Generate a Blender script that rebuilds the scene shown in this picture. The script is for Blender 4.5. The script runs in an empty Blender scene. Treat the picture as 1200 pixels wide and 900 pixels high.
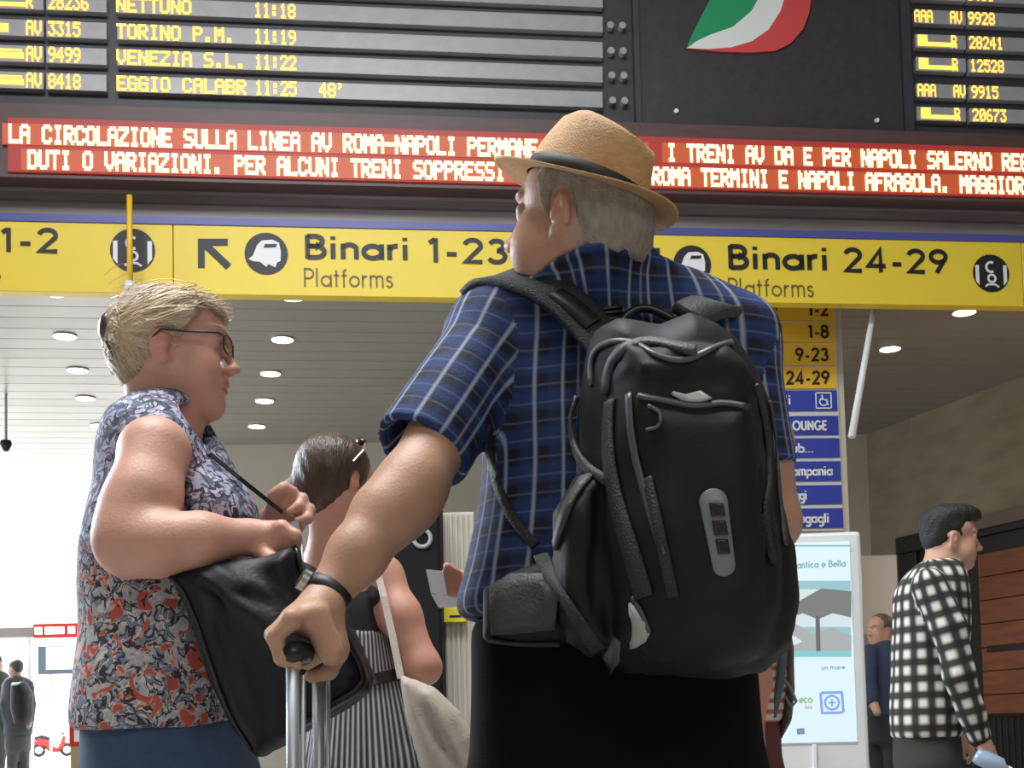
import bpy, bmesh, math, random
import numpy as np
from mathutils import Vector, Matrix
random.seed(7); rng = np.random.default_rng(7)
SC = bpy.context.scene; COL = SC.collection
# ---------------------------------------------------------------- camera
FPX = 1500.0; PPY = 761.0; CAMZ = 0.92
PIT = math.atan(89/FPX); ROL = 0.024
cam_d = bpy.data.cameras.new('camera'); cam = bpy.data.objects.new('camera', cam_d); COL.objects.link(cam)
_R0 = np.array([1, 0, 0.]); _U0 = np.array([0, -math.sin(PIT), math.cos(PIT)]); CF = np.array([0, math.cos(PIT), math.sin(PIT)])
CR = _R0*math.cos(ROL)-_U0*math.sin(ROL); CU = _U0*math.cos(ROL)+_R0*math.sin(ROL)
m = Matrix.Identity(4)
for i in range(3):
    m[i][0] = CR[i]; m[i][1] = CU[i]; m[i][2] = -CF[i]
m[2][3] = CAMZ
cam.matrix_world = m
cam_d.sensor_width = 36; cam_d.lens = FPX*36/1200; cam_d.shift_y = (PPY-450)/1200; cam_d.clip_end = 500
SC.camera = cam
# ---------------------------------------------------------------- world, light, exposure
SC.view_settings.view_transform = 'Standard'; SC.view_settings.look = 'None'
SC.view_settings.exposure = 0.5; SC.view_settings.gamma = 1.0; SC.view_settings.use_curve_mapping = False
w = bpy.data.worlds.new('world'); SC.world = w; w.use_nodes = True
bg = w.node_tree.nodes['Background']; bg.inputs[0].default_value = (0.93, 0.97, 1.0, 1); bg.inputs[1].default_value = 2.4
def area(name, loc, rot, size, energy, color=(1, 1, 1), sy=None):
    l = bpy.data.lights.new(name, 'AREA'); l.energy = energy; l.color = color; l.size = size
    if sy: l.shape = 'RECTANGLE'; l.size_y = sy
    o = bpy.data.objects.new(name, l); COL.objects.link(o); o.location = loc; o.rotation_euler = rot; return o
sl = bpy.data.lights.new('sun', 'SUN'); sl.energy = 7.0; sl.angle = .02; sl.color = (1, .96, .9)
so_ = bpy.data.objects.new('sun', sl); COL.objects.link(so_); so_.rotation_euler = Vector((.62, -.60, -.62)).to_track_quat('-Z', 'Y').to_euler()
area('hall_skylight', (-1.2, 2.6, 8.6), (0, 0, 0), 5.0, 720, (0.95, 0.98, 1.0), 3.0)
area('added_side_light', (-5.6, 6.6, 3.6), Vector((5.3, -4.9, -2.3)).to_track_quat('-Z', 'Y').to_euler(), 3.0, 360, (0.80, 0.89, 1.0), 2.4)  # added unseen light at left behind the group, aimed at the people; no window
area('hall_rear_light', (2.0, -6.0, 6.5), (math.radians(55), 0, 0), 7.0, 130, (1.0, 0.96, 0.9), 3.0)

# ---------------------------------------------------------------- helpers
def ray(px, py):
    return CF*FPX + CR*(px-600) + CU*(PPY-py)
def P(px, py, Y):                     # pixel of the photograph -> world point at depth Y
    r = ray(px, py); t = Y/r[1]
    return np.array([0, 0, CAMZ]) + r*t
def PZ(px, py, z):                    # pixel -> world point on the level z
    r = ray(px, py); t = (z-CAMZ)/r[2]
    return np.array([0, 0, CAMZ]) + r*t
def mpp(Y): return Y/FPX

def mat(name, color, rough=0.6, metal=0.0, noise=None, bump=None, emit=None, estr=1.0, spec=None, coat=0.0, attr=None, trans=0.0, sheen=0.0, alpha=None):
    """noise = (scale, amount, second colour); bump = (scale, strength[, stretch])"""
    M = bpy.data.materials.new(name); M.use_nodes = True
    nt = M.node_tree; n = nt.nodes; L = nt.links; b = n['Principled BSDF']
    b.inputs['Base Color'].default_value = (*color, 1); b.inputs['Roughness'].default_value = rough; b.inputs['Metallic'].default_value = metal
    if spec is not None: b.inputs['Specular IOR Level'].default_value = spec
    if coat: b.inputs['Coat Weight'].default_value = coat
    if trans: b.inputs['Transmission Weight'].default_value = trans
    if sheen: b.inputs['Sheen Weight'].default_value = sheen; b.inputs['Sheen Roughness'].default_value = 0.6
    tc = n.new('ShaderNodeTexCoord')
    src = None
    if attr:
        a = n.new('ShaderNodeAttribute'); a.attribute_name = attr; src = a.outputs['Color']
    if noise:
        t = n.new('ShaderNodeTexNoise'); t.inputs['Scale'].default_value = noise[0]; t.inputs['Detail'].default_value = 5
        if len(noise) > 3:
            mp = n.new('ShaderNodeMapping'); mp.inputs['Scale'].default_value = noise[3]; L.new(tc.outputs['Object'], mp.inputs[0]); L.new(mp.outputs[0], t.inputs['Vector'])
        else: L.new(tc.outputs['Object'], t.inputs['Vector'])
        r = n.new('ShaderNodeMapRange'); r.inputs[1].default_value = 0.35; r.inputs[2].default_value = 0.65; r.inputs[4].default_value = noise[1]
        L.new(t.outputs['Fac'], r.inputs[0])
        mx = n.new('ShaderNodeMix'); mx.data_type = 'RGBA'
        L.new(r.outputs[0], mx.inputs[0])
        if src: L.new(src, mx.inputs[6])
        else: mx.inputs[6].default_value = (*color, 1)
        mx.inputs[7].default_value = (*noise[2], 1); src = mx.outputs[2]
    if src: L.new(src, b.inputs['Base Color'])
    if bump:
        t = n.new('ShaderNodeTexNoise'); t.inputs['Scale'].default_value = bump[0]; t.inputs['Detail'].default_value = 4
        if len(bump) > 2:
            mp = n.new('ShaderNodeMapping'); mp.inputs['Scale'].default_value = bump[2]; L.new(tc.outputs['Object'], mp.inputs[0]); L.new(mp.outputs[0], t.inputs['Vector'])
        else: L.new(tc.outputs['Object'], t.inputs['Vector'])
        bp = n.new('ShaderNodeBump'); bp.inputs['Strength'].default_value = bump[1]; bp.inputs['Distance'].default_value = 0.01
        L.new(t.outputs['Fac'], bp.inputs['Height']); L.new(bp.outputs[0], b.inputs['Normal'])
    if emit:
        b.inputs['Emission Color'].default_value = (*emit, 1); b.inputs['Emission Strength'].default_value = estr
    return M

def link(name, me, M=None, parent=None, kind=None):
    o = bpy.data.objects.new(name, me); COL.objects.link(o)
    if M is not None and not me.materials:
        for q in (M if isinstance(M, (list, tuple)) else [M]): me.materials.append(q)
    if parent: o.parent = parent
    if kind: o['kind'] = kind
    return o
def thing(name, loc, label, cat, group=None, rz=0):
    o = bpy.data.objects.new(name, None); COL.objects.link(o); o.location = loc; o.rotation_euler = (0, 0, rz); o.empty_display_size = 0.1
    o['label'] = label; o['category'] = cat
    if group: o['group'] = group
    return o
def struct(name, loc=(0, 0, 0), rz=0):
    o = bpy.data.objects.new(name, None); COL.objects.link(o); o.location = loc; o.rotation_euler = (0, 0, rz); o['kind'] = 'structure'; return o
def tag(o, label, cat, group=None):
    o['label'] = label; o['category'] = cat
    if group: o['group'] = group
    return o

class MB:                             # collects geometry for ONE mesh
    def __init__(s): s.v = []; s.f = []; s.mi = []; s.m = 0
    def add(s, vs, fs):
        o = len(s.v); s.v += [tuple(float(c) for c in v) for v in vs]; s.f += [tuple(i+o for i in f) for f in fs]; s.mi += [s.m]*len(fs); return s
    def box(s, a, b, bev=0):
        x0, y0, z0 = [min(p, q) for p, q in zip(a, b)]; x1, y1, z1 = [max(p, q) for p, q in zip(a, b)]
        if not bev:
            return s.add([(x0, y0, z0), (x1, y0, z0), (x1, y1, z0), (x0, y1, z0), (x0, y0, z1), (x1, y0, z1), (x1, y1, z1), (x0, y1, z1)],
                  [(0, 3, 2, 1), (4, 5, 6, 7), (0, 1, 5, 4), (1, 2, 6, 5), (2, 3, 7, 6), (3, 0, 4, 7)])
        bm = bmesh.new(); bmesh.ops.create_cube(bm, size=1)
        for v in bm.verts: v.co = Vector(((x0+x1)/2+v.co.x*(x1-x0), (y0+y1)/2+v.co.y*(y1-y0), (z0+z1)/2+v.co.z*(z1-z0)))
        bmesh.ops.bevel(bm, geom=bm.edges[:], offset=bev, segments=2, affect='EDGES', profile=0.5)
        bm.verts.index_update(); s.add([v.co[:] for v in bm.verts], [[v.index for v in f.verts] for f in bm.faces]); bm.free(); return s
    def prism(s, pts, y0, y1):        # outline in (x,z), thickness y0..y1 (y0 = front)
        n = len(pts); A = [(p[0], y0, p[1]) for p in pts]; B = [(p[0], y1, p[1]) for p in pts]
        ar = sum(pts[i][0]*pts[(i+1) % n][1]-pts[(i+1) % n][0]*pts[i][1] for i in range(n))
        F = list(range(n)); Bk = list(range(2*n-1, n-1, -1))
        if ar < 0: F = F[::-1]; Bk = Bk[::-1]
        return s.add(A+B, [F, Bk]+[(i, i+n, (i+1) % n+n, (i+1) % n) if ar > 0 else (i, (i+1) % n, (i+1) % n+n, i+n) for i in range(n)])
    def tube(s, pts, r, n=8, closed=False):
        pts = [np.array(p, float) for p in pts]; k = len(pts); rs = r if hasattr(r, '__len__') else [r]*k
        vs = []; prev = None
        for i in range(k):
            if closed: d = pts[(i+1) % k]-pts[i-1]
            else: d = pts[min(i+1, k-1)]-pts[max(i-1, 0)]
            d = d/(np.linalg.norm(d)+1e-9)
            if prev is None:
                a = np.array([0, 0, 1.]) if abs(d[2]) < 0.9 else np.array([1., 0, 0]); u = np.cross(d, a)
            else: u = prev-d*np.dot(prev, d)
            u /= np.linalg.norm(u); prev = u; v = np.cross(d, u)
            for j in range(n):
                t = 2*math.pi*j/n; vs.append(pts[i]+rs[i]*(u*math.cos(t)+v*math.sin(t)))
        fs = []
        for i in range(k if closed else k-1):
            i2 = (i+1) % k
            for j in range(n): fs.append((i*n+j, i*n+(j+1) % n, i2*n+(j+1) % n, i2*n+j))
        if not closed: fs.append(tuple(range(n))[::-1]); fs.append(tuple((k-1)*n+j for j in range(n)))
        return s.add(vs, fs)
    def ribbon(s, pts, nrm, w, th):   # flat strap along pts, lying square to nrm
        pts = np.array(pts, float); nrm = np.array(nrm, float); k = len(pts); ws = w if hasattr(w, '__len__') else [w]*k
        vs = []
        for i in range(k):
            d = pts[min(i+1, k-1)]-pts[max(i-1, 0)]; d /= np.linalg.norm(d)+1e-9
            nn = nrm[i]-d*np.dot(nrm[i], d); nn /= np.linalg.norm(nn)+1e-9; sd = np.cross(d, nn)
            h = ws[i]/2
            for a, b in ((-.92, 0), (-1, .5), (-.92, 1), (.92, 1), (1, .5), (.92, 0)): vs.append(pts[i]+sd*h*a+nn*th*(b-0.35))
        fs = []
        for i in range(k-1):
            for j in range(6): fs.append((i*6+j, i*6+(j+1) % 6, i*6+6+(j+1) % 6, i*6+6+j))
        fs.append((5, 4, 3, 2, 1, 0)); fs.append(tuple((k-1)*6+j for j in range(6)))
        return s.add(vs, fs)
    def build(s, name, M=None, parent=None, smooth=False, kind=None, origin=None):
        me = bpy.data.meshes.new(name); vs = s.v
        if origin is not None: vs = [(a-origin[0], b-origin[1], c-origin[2]) for a, b, c in vs]
        me.from_pydata(vs, [], s.f); me.update()
        if isinstance(M, (list, tuple)):
            for q in M: me.materials.append(q)
            me.polygons.foreach_set('material_index', s.mi)
        elif M: me.materials.append(M)
        if smooth: me.shade_smooth()
        o = bpy.data.objects.new(name, me); COL.objects.link(o)
        if parent: o.parent = parent
        if kind: o['kind'] = kind
        return o

class Wall:                           # a vertical plane turned by yaw: pixel -> (s along, z)
    def __init__(self, D, yaw): self.D = D; self.yaw = yaw; self.t = math.tan(yaw)
    def sz(self, px, py):
        r = ray(px, py); t = self.D/(r[1]-self.t*r[0]); p = r*t
        return p[0]/math.cos(self.yaw), p[2]+CAMZ
    @property
    def loc(self): return (0, self.D, 0)

# 5x7 lamp-matrix letters
F57 = {k: [int(v[i:i+2], 16) for i in range(0, 14, 2)] for k, v in {
'A': '0E11111F111111', 'B': '1E11111E11111E', 'C': '0E11101010110E', 'D': '1E11111111111E', 'E': '1F10101E10101F', 'F': '1F10101E101010',
'G': '0E11101711110F', 'H': '1111111F111111', 'I': '0E04040404040E', 'L': '1010101010101F', 'M': '111B1515111111', 'N': '11191915131311',
'O': '0E11111111110E', 'P': '1E11111E101010', 'R': '1E11111E141211', 'S': '0F10100E01011E', 'T': '1F040404040404', 'U': '1111111111110E',
'V': '11111111110A04', 'Z': '1F01020408101F', '.': '00000000000C0C', ':': '000C0C000C0C00', '-': '0000001F000000', "'": '0C040800000000',
'0': '0E11131519110E', '1': '040C040404040E', '2': '0E11010204081F', '3': '1F02040201110E', '4': '02060A121F0202', '5': '1F101E0101110E',
'6': '0608101E11110E', '7': '1F010204080808', '8': '0E11110E11110E', '9': '0E11110F01020C', '_': '0000000000001F', '=': '000000001F001F', ' ': '00'*7}.items()}
def led(mb, text, s0, z0, cw, ch, y, fill=0.95):   # s0,z0 = lower left; cw = cell width per letter (6 dots), ch = height (7 dots)
    dx = cw/6; dz = ch/7; ov = max(0, fill-1)/2; fill = min(fill, 1)
    for i, c in enumerate(text):
        for r, bits in enumerate(F57.get(c, F57[' '])):
            q = 0
            while q < 5:
                if bits >> (4-q) & 1:
                    e = q
                    while e < 4 and bits >> (3-e) & 1: e += 1
                    x = s0+i*cw+q*dx; z = z0+(6-r)*dz
                    x1 = s0+i*cw+(e+1)*dx
                    mb.add([(x-dx*ov, y, z-dz*ov), (x1-dx*(1-fill)+dx*ov, y, z-dz*ov), (x1-dx*(1-fill)+dx*ov, y, z+dz*(fill+ov)), (x-dx*ov, y, z+dz*(fill+ov))], [(0, 1, 2, 3)])
                    q = e
                q += 1

# stroke letters of the yellow signs (geometric sans): cap height 1, strokes given as polylines
def arc(cx, cy, r, a0, a1, n=12, ry=None):
    ry = ry or r
    return [(cx+r*math.cos(math.radians(a0+(a1-a0)*i/n)), cy+ry*math.sin(math.radians(a0+(a1-a0)*i/n))) for i in range(n+1)]
GL = {
'B': (.62, [[(.06, 0), (.06, 1)], [(.06, .95), (.26, .95)]+arc(.28, .74, .21, 90, -90, 10)+[(.06, .53)], [(.06, .53), (.3, .53)]+arc(.3, .29, .24, 90, -90, 10)+[(.06, .05)]]),
'P': (.56, [[(.06, 0), (.06, 1)], [(.06, .95), (.26, .95)]+arc(.28, .7, .25, 90, -90, 10)+[(.06, .45)]]),
'i': (.2, [[(.07, 0), (.07, .66)], [(.07, .82), (.07, .96)]]),
'n': (.52, [[(.06, 0), (.06, .66)], arc(.25, .43, .19, 180, 0, 10)+[(.44, 0)]]),
'm': (.82, [[(.06, 0), (.06, .66)], arc(.23, .46, .17, 180, 0, 8)+[(.40, 0)], arc(.57, .46, .17, 180, 0, 8)+[(.74, 0)]]),
'a': (.62, [arc(.29, .32, .26, 0, 360, 20), [(.55, 0), (.55, .66)]]),
'r': (.34, [[(.06, 0), (.06, .66)], arc(.26, .40, .2, 180, 78, 6)]),
'l': (.2, [[(.07, 0), (.07, 1)]]), 't': (.34, [[(.14, 0), (.14, .9)], [(.0, .62), (.3, .62)]]),
'f': (.32, [[(.12, 0), (.12, .8)]+arc(.26, .8, .14, 180, 90, 6), [(.0, .62), (.28, .62)]]),
'o': (.6, [arc(.29, .32, .26, 0, 360, 20)]),
's': (.42, [arc(.2, .47, .14, 30, 210, 8)+arc(.2, .19, .15, 60, -160, 8)]),
'1': (.42, [[(.08, .8), (.24, .95)], [(.26, 0), (.26, 1)]]),
'2': (.62, [arc(.29, .72, .23, 170, -40, 12)+[(.08, .05), (.56, .05)]]),
'3': (.6, [arc(.26, .74, .2, 160, -80, 10), arc(.26, .29, .24, 90, -160, 12)]),
'4': (.66, [[(.44, 0), (.44, .96), (.06, .27), (.6, .27)]]),
'5': (.6, [[(.5, .95), (.2, .95), (.14, .55)]+arc(.26, .31, .25, 100, -150, 12)]),
'6': (.6, [arc(.29, .29, .24, 0, 360, 18), [(.1, .42), (.36, .98)]]),
'8': (.6, [arc(.28, .74, .2, 0, 360, 14), arc(.28, .29, .24, 0, 360, 16)]),
'9': (.6, [arc(.29, .71, .24, 0, 360, 18), [(.48, .58), (.22, .02)]]),
'-': (.42, [[(.06, .35), (.34, .35)]]), ' ': (.3, []), ':': (.3, [[(.1, .1), (.1, .2)], [(.1, .5), (.1, .6)]]),
'C': (.66, [arc(.34, .5, .3, 50, 310, 16, .45)]), 'u': (.52, [[(.06, .66), (.06, .25)]+arc(.25, .23, .19, 180, 360, 10)+[(.44, .66)]]), 'b': (.6, [[(.06, 0), (.06, 1)], arc(.31, .32, .26, 0, 360, 18)]),
'e': (.58, [[(.03, .33), (.53, .33)]+arc(.29, .32, .26, 0, 310, 14)]), 'g': (.6, [arc(.29, .32, .26, 0, 360, 18), [(.55, .66), (.55, -.1)]+arc(.3, -.1, .25, 0, -140, 8)]),
'L': (.46, [[(.06, 1), (.06, .05), (.42, .05)]]), 'O': (.8, [arc(.38, .5, .36, 0, 360, 22, .45)]), 'U': (.6, [[(.06, 1), (.06, .3)]+arc(.28, .28, .22, 180, 360, 10)+[(.5, 1)]]),
'N': (.64, [[(.06, 0), (.06, 1)], [(.06, .95), (.54, .05)], [(.54, 0), (.54, 1)]]), 'G': (.76, [arc(.38, .5, .34, 45, 350, 18, .45)+[(.42, .42)]]), 'E': (.5, [[(.06, 0), (.06, 1)], [(.06, .95), (.44, .95)], [(.06, .52), (.4, .52)], [(.06, .05), (.44, .05)]]),
'p': (.6, [[(.06, -.32), (.06, .66)], arc(.31, .32, .26, 0, 360, 18)]), 'd': (.62, [arc(.29, .32, .26, 0, 360, 18), [(.55, 0), (.55, 1)]]), 'S': (.5, [arc(.24, .73, .2, 30, 230, 8)+arc(.24, .27, .22, 60, -150, 8)]), '.': (.22, [[(.08, 0), (.08, .1)]]),
'A': (.72, [[(.03, 0), (.34, 1)], [(.34, 1), (.65, 0)], [(.14, .3), (.54, .3)]]), 'R': (.6, [[(.06, 0), (.06, 1)], [(.06, .95), (.26, .95)]+arc(.28, .72, .23, 90, -90, 10)+[(.06, .49)], [(.28, .49), (.52, 0)]]),
'c': (.54, [arc(.29, .32, .26, 50, 310, 14)]), 'h': (.52, [[(.06, 0), (.06, 1)], arc(.25, .43, .19, 180, 0, 10)+[(.44, 0)]]), 'T': (.56, [[(.0, .95), (.54, .95)], [(.27, 0), (.27, 1)]]), 'D': (.7, [[(.06, 0), (.06, 1)], [(.06, .95), (.2, .95)]+arc(.24, .5, .4, 90, -90, 14, .45)+[(.06, .05)]]), 'I': (.2, [[(.07, 0), (.07, 1)]]), 'P_': (.2, []), 'V': (.66, [[(.02, 1), (.32, 0)], [(.32, 0), (.62, 1)]]),
'v': (.52, [[(.02, .66), (.25, 0)], [(.25, 0), (.48, .66)]]), 'q': (.62, [arc(.29, .32, .26, 0, 360, 18), [(.55, -.32), (.55, .66)]]), 'z': (.5, [[(.04, .62), (.44, .62), (.04, .04), (.46, .04)]]),
}
def stroke(mb, pts, w, y):
    k = len(pts)
    closed = math.dist(pts[0], pts[-1]) < 1e-6 and k > 3
    L = []; R = []
    for i in range(k):
        a = pts[i-1] if i else (pts[-2] if closed else None); b = pts[i+1] if i < k-1 else (pts[1] if closed else None); c = pts[i]
        ds = []
        if a: ds.append((c[0]-a[0], c[1]-a[1]))
        if b: ds.append((b[0]-c[0], b[1]-c[1]))
        ds = [(d[0]/(math.hypot(*d)+1e-9), d[1]/(math.hypot(*d)+1e-9)) for d in ds]
        d = (sum(q[0] for q in ds), sum(q[1] for q in ds)); l = math.hypot(*d)+1e-9; d = (d[0]/l, d[1]/l)
        s = w/2/max(0.5, d[0]*ds[0][0]+d[1]*ds[0][1])
        L.append((c[0]-d[1]*s, c[1]+d[0]*s)); R.append((c[0]+d[1]*s, c[1]-d[0]*s))
    vs = [(p[0], y, p[1]) for p in L]+[(p[0], y, p[1]) for p in R]
    mb.add(vs, [(i, i+k, i+k+1, i+1) for i in range(k-1)])
def led_each(name, M, parent, text_, s0, z0, cw, ch, y, fill=.95):      # every character a part of its own
    for i, c in enumerate(text_):
        if c != ' ': mb = MB(); led(mb, c, s0+i*cw, z0, cw, ch, y, fill); mb.build(name, M, parent)
def text_each(name, M, parent, t, s0, z0, width, height, weight, y, sp=.1):
    kx = width/text_w(t, sp); x = 0
    for c in t:
        mb = MB()
        for st in GL[c][1]: stroke(mb, [(s0+(x+p[0]+.05)*kx, z0+p[1]*height) for p in st], weight*height, y)
        if mb.v: mb.build(name, M, parent)
        x += GL[c][0]+sp
def text_w(t, sp=.1): return sum(GL[c][0]+sp for c in t)
def text(mb, t, s0, z0, width, height, weight, y, sp=.1):
    W = text_w(t, sp); kx = width/W; ky = height; x = 0
    for c in t:
        for st in GL[c][1]:
            stroke(mb, [(s0+(x+p[0]+.05)*kx, z0+p[1]*ky) for p in st], weight*min(kx, ky) if False else weight*ky, y)
        x += GL[c][0]+sp
def disc(mb, cx, cz, r, y, n=28): mb.add([(cx+r*math.cos(2*math.pi*i/n), y, cz+r*math.sin(2*math.pi*i/n)) for i in range(n)], [tuple(range(n))])
def poly(mb, pts, y):
    ar = sum(pts[i][0]*pts[(i+1) % len(pts)][1]-pts[(i+1) % len(pts)][0]*pts[i][1] for i in range(len(pts)))
    mb.add([(p[0], y, p[1]) for p in (pts if ar > 0 else pts[::-1])], [tuple(range(len(pts)))])
# ---------------------------------------------------------------- materials of the setting
YAW = math.atan(1500/12800.)
m_yel = mat('sign_yellow', (.80, .60, .045), .45, noise=(3, .35, (.74, .54, .05)))
m_blk = mat('print_black', (.012, .012, .015), .5)
m_grey_print = mat('print_grey', (.13, .10, .035), .5)
m_wht = mat('print_white', (.75, .75, .76), .5)
m_blue = mat('sign_blue_edge', (.07, .08, .30), .4)
m_beam = mat('beam_brown_grey', (.16, .12, .11), .5, noise=(2, .6, (.10, .075, .07), (1, 1, 12)))
m_beam2 = mat('beam_light', (.26, .23, .21), .45, noise=(1.5, .6, (.17, .14, .13), (.6, 1, 14)))
m_frame = mat('board_frame', (.035, .036, .045), .5, noise=(20, .4, (.055, .05, .06)))
m_slat = mat('board_slat', (.36, .355, .375), .35, noise=(9, .5, (.29, .285, .295)))
m_panel = mat('board_blank_panel', (.032, .030, .034), .45, noise=(14, .6, (.05, .045, .048)))
m_led = mat('led_amber', (.9, .5, .05), .5, emit=(1.0, .58, .11), estr=.98)
m_ledw = mat('led_pale_amber', (.9, .7, .3), .5, emit=(1.0, .80, .42), estr=1.35)
m_halo_orange = mat('letter_halo_orange', (.25, .05, .02), .5, emit=(.80, .13, .035), estr=.33)  # orange halo of the lit letters, put into the backing as emission
m_halo_red = mat('letter_halo_red', (.2, .02, .02), .5, emit=(.45, .035, .025), estr=.36)  # red halo round the message lines, put into the screen as emission
m_house = mat('led_housing', (.10, .052, .052), .5, noise=(3, .6, (.07, .04, .042), (1, 1, 9)))
m_lamp = mat('lamp_white', (.9, .9, .88), .4, emit=(1, .97, .9), estr=2.2)
m_metal = mat('grey_metal', (.45, .45, .46), .35, .6)
m_stone = mat('travertine', (.29, .25, .175), .7, noise=(2.2, .8, (.20, .175, .125), (1, 1, 2.5)), bump=(14, .25))
m_stone2 = mat('pale_stone', (.58, .55, .47), .6, noise=(5, .6, (.48, .45, .37), (1, 1, .3)), bump=(20, .15))
m_wall = mat('hall_wall_paint', (.36, .34, .31), .8, noise=(1, .4, (.30, .29, .27)))
m_far = mat('far_wall', (.62, .60, .53), .6, noise=(2, .5, (.56, .54, .47)))
m_cA = mat('ceiling_strip_a', (.30, .29, .265), .30, noise=(2.5, .5, (.31, .30, .275), (.4, 2, 1)))
m_cB = mat('ceiling_strip_b', (.28, .27, .245), .33, noise=(2.5, .5, (.37, .355, .33), (.4, 2, 1)))
m_cdark = mat('ceiling_gap', (.05, .05, .05), .8)
m_floor = mat('hall_floor', (.42, .40, .37), .25, noise=(1.5, .5, (.24, .23, .22)))
m_ground = mat('street_paving', (.62, .61, .60), .8, noise=(.8, .4, (.55, .54, .53)))
m_black = mat('shop_black', (.012, .011, .011), .4)
m_wood = mat('orange_wood', (.26, .08, .028), .45, noise=(3, .8, (.16, .05, .02), (1, 1, 6)), bump=(8, .2, (1, 1, 8)))
m_red = mat('red_paint', (.55, .02, .02), .35)
m_white = mat('white_paint', (.72, .74, .76), .4)
m_rubber = mat('black_rubber', (.02, .02, .02), .7)

HC = 4.45
# floor, ground
f = MB().box((-11, -8, -.12), (11, 16.2, 0)).build('floor', m_floor, kind='structure')
g = MB().box((-160, 16.2, -.14), (160, 320, -.02)).box((-160, 9, -.14), (-11, 16.2, -.02)).build('trim_1', m_ground, kind='structure')
# shell of the big front hall
MB().box((-11.3, -8.3, 0), (-11, 9.0, 9.3)).build('wall_left', m_wall, kind='structure')
MB().box((11, -8.3, 0), (11.3, 11.2, 9.3)).build('wall_right', m_wall, kind='structure')
MB().box((-11.3, -8.3, 0), (11.3, -8, 9.3)).build('wall_rear', m_wall, kind='structure')
MB().box((-11.3, -8.3, 9.3), (11.3, 11.4, 9.5)).build('ceiling', m_wall, kind='structure')
# facade over the passage, carrying the boards
fac = struct('wall_front', (0, 9.95, 0), YAW)
MB().box((-11.6, 0, HC+.0), (11.3, .25, 9.32)).build('wall_face', m_frame, fac)
MB().box((6.05, 0, 0), (11.3, .25, HC)).box((-11.6, 0, 0), (-9.0, .25, HC)).build('wall_pier', m_stone2, fac)
# right wall of the passage
A = PZ(1200, 440, HC); B = PZ(1000, 515, HC)
tW = (B[1]-A[1])/(B[0]-A[0]); RW = Wall(A[1]-A[0]*tW, math.atan(tW))
def rw(px, py): return RW.sz(px, py)
s_near = 6.6/math.cos(RW.yaw); s_far = B[0]/math.cos(RW.yaw)-.6
MB().box((s_far, 0, 0), (s_near, .3, HC+.05)).build('wall_passage', m_stone, kind='structure').location = RW.loc
bpy.data.objects['wall_passage'].rotation_euler = (0, 0, RW.yaw)
# far wall with its opening to the street on the left
FW = Wall(15.7, YAW*.3)
fs0 = FW.sz(196, 560)[0]; fs1 = FW.sz(1010, 560)[0]+.8
o = MB().box((fs0, 0, 0), (fs1, .3, HC+.05)).build('wall_back', m_far, kind='structure'); o.location = FW.loc; o.rotation_euler = (0, 0, FW.yaw)
# low ceiling of the passage in long strips
ceil = struct('ceiling_2', (0, 9.95, HC), YAW)
MB().box((-12, .2, .06), (8.6, 7.2, .14)).build('soffit', m_cdark, ceil)
pl = {}
for k in range(23):
    y0 = .22+k*.30; mm = m_cA if (k*7) % 3 else m_cB
    if mm.name not in pl:
        me = MB().box((-12, 0, 0), (8.6, .292, .055), .003); o = me.build('ceiling_strip', mm, ceil); pl[mm.name] = o.data
    else:
        o = bpy.data.objects.new('ceiling_strip', pl[mm.name]); COL.objects.link(o); o.parent = ceil
    o.location = (0, y0, 0)
# recessed lamps
rows = [("left row", [(64, 342), (76, 393), (91, 433), (100, 466), (116, 498)]), ("row beside the blonde woman's face", [(343, 347), (331, 397), (317, 437), (310, 469), (301, 499)]), ("right side", [(1130, 365), (1043, 408)])]
ords = ['nearest', 'second', 'third', 'fourth', 'farthest']
dl0 = None
for rn, pts in rows:
    for i, (x, y) in enumerate(pts):
        p = PZ(x, y, HC)
        lab = (f"{ords[i]} round white downlight of the {rn}" if rn != 'right side' else ['round white downlight touching the yellow sign at far right', 'round white downlight right of the slanted white pole'][i])
        if rn == 'left row': lab = f"{ords[i]} round white downlight of the row behind the blonde woman"
        t = thing('downlight', p, lab, 'ceiling light', 'round downlights in the passage ceiling')
        if dl0 is None:
            a = MB(); a.tube([(0, 0, -.012), (0, 0, .012)], .104, 24); o1 = a.build('lamp_rim', m_metal, t)
            b = MB(); b.tube([(0, 0, -.015), (0, 0, -.010)], .098, 24); o2 = b.build('lamp_lens', m_lamp, t); dl0 = (o1, o2)
        else:
            for q in dl0: c = q.copy(); COL.objects.link(c); c.parent = t

# ---------------------------------------------------------------- yellow hanging sign
SG = Wall(9.7, YAW)
sz = SG.sz
def zz(py, px=600): return SG.sz(px, py)[1]
def ss(px, py=310): return SG.sz(px, py)[0]
ztop = zz(271.5); zbot = zz(350)
sign = thing('direction_sign', (0, 9.7, 0), 'long yellow overhead sign reading Binari 1-23 and Binari 24-29', 'sign', rz=YAW)
edges = [-330, 203, 640, 1198, 1560]
for i in range(4):
    MB().box((ss(edges[i])+.003, 0, zbot), (ss(edges[i+1])-.003, .12, ztop), .004).build('sign_panel', m_yel, sign)
MB().box((ss(-330), -.01, ztop), (ss(1560), .14, ztop+(zz(263)-zz(271.5)))).build('blue_edge', m_blue, sign)['label'] = 'dark blue strip along the top edge'
Y0 = -.006
def put_text(M, t, x0, x1, ytop, ybase, wgt, y=Y0):
    s0, zb = sz(x0, ybase); s1, _ = sz(x1, ybase); h = sz(x0, ytop)[1]-zb
    text_each('letter', M, sign, t, s0, zb, s1-s0, h, wgt, y)
put_text(m_blk, 'Binari', 356, 482, 275.5, 303, .205); put_text(m_blk, '1-23', 498, 598, 279, 307.5, .185)
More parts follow.
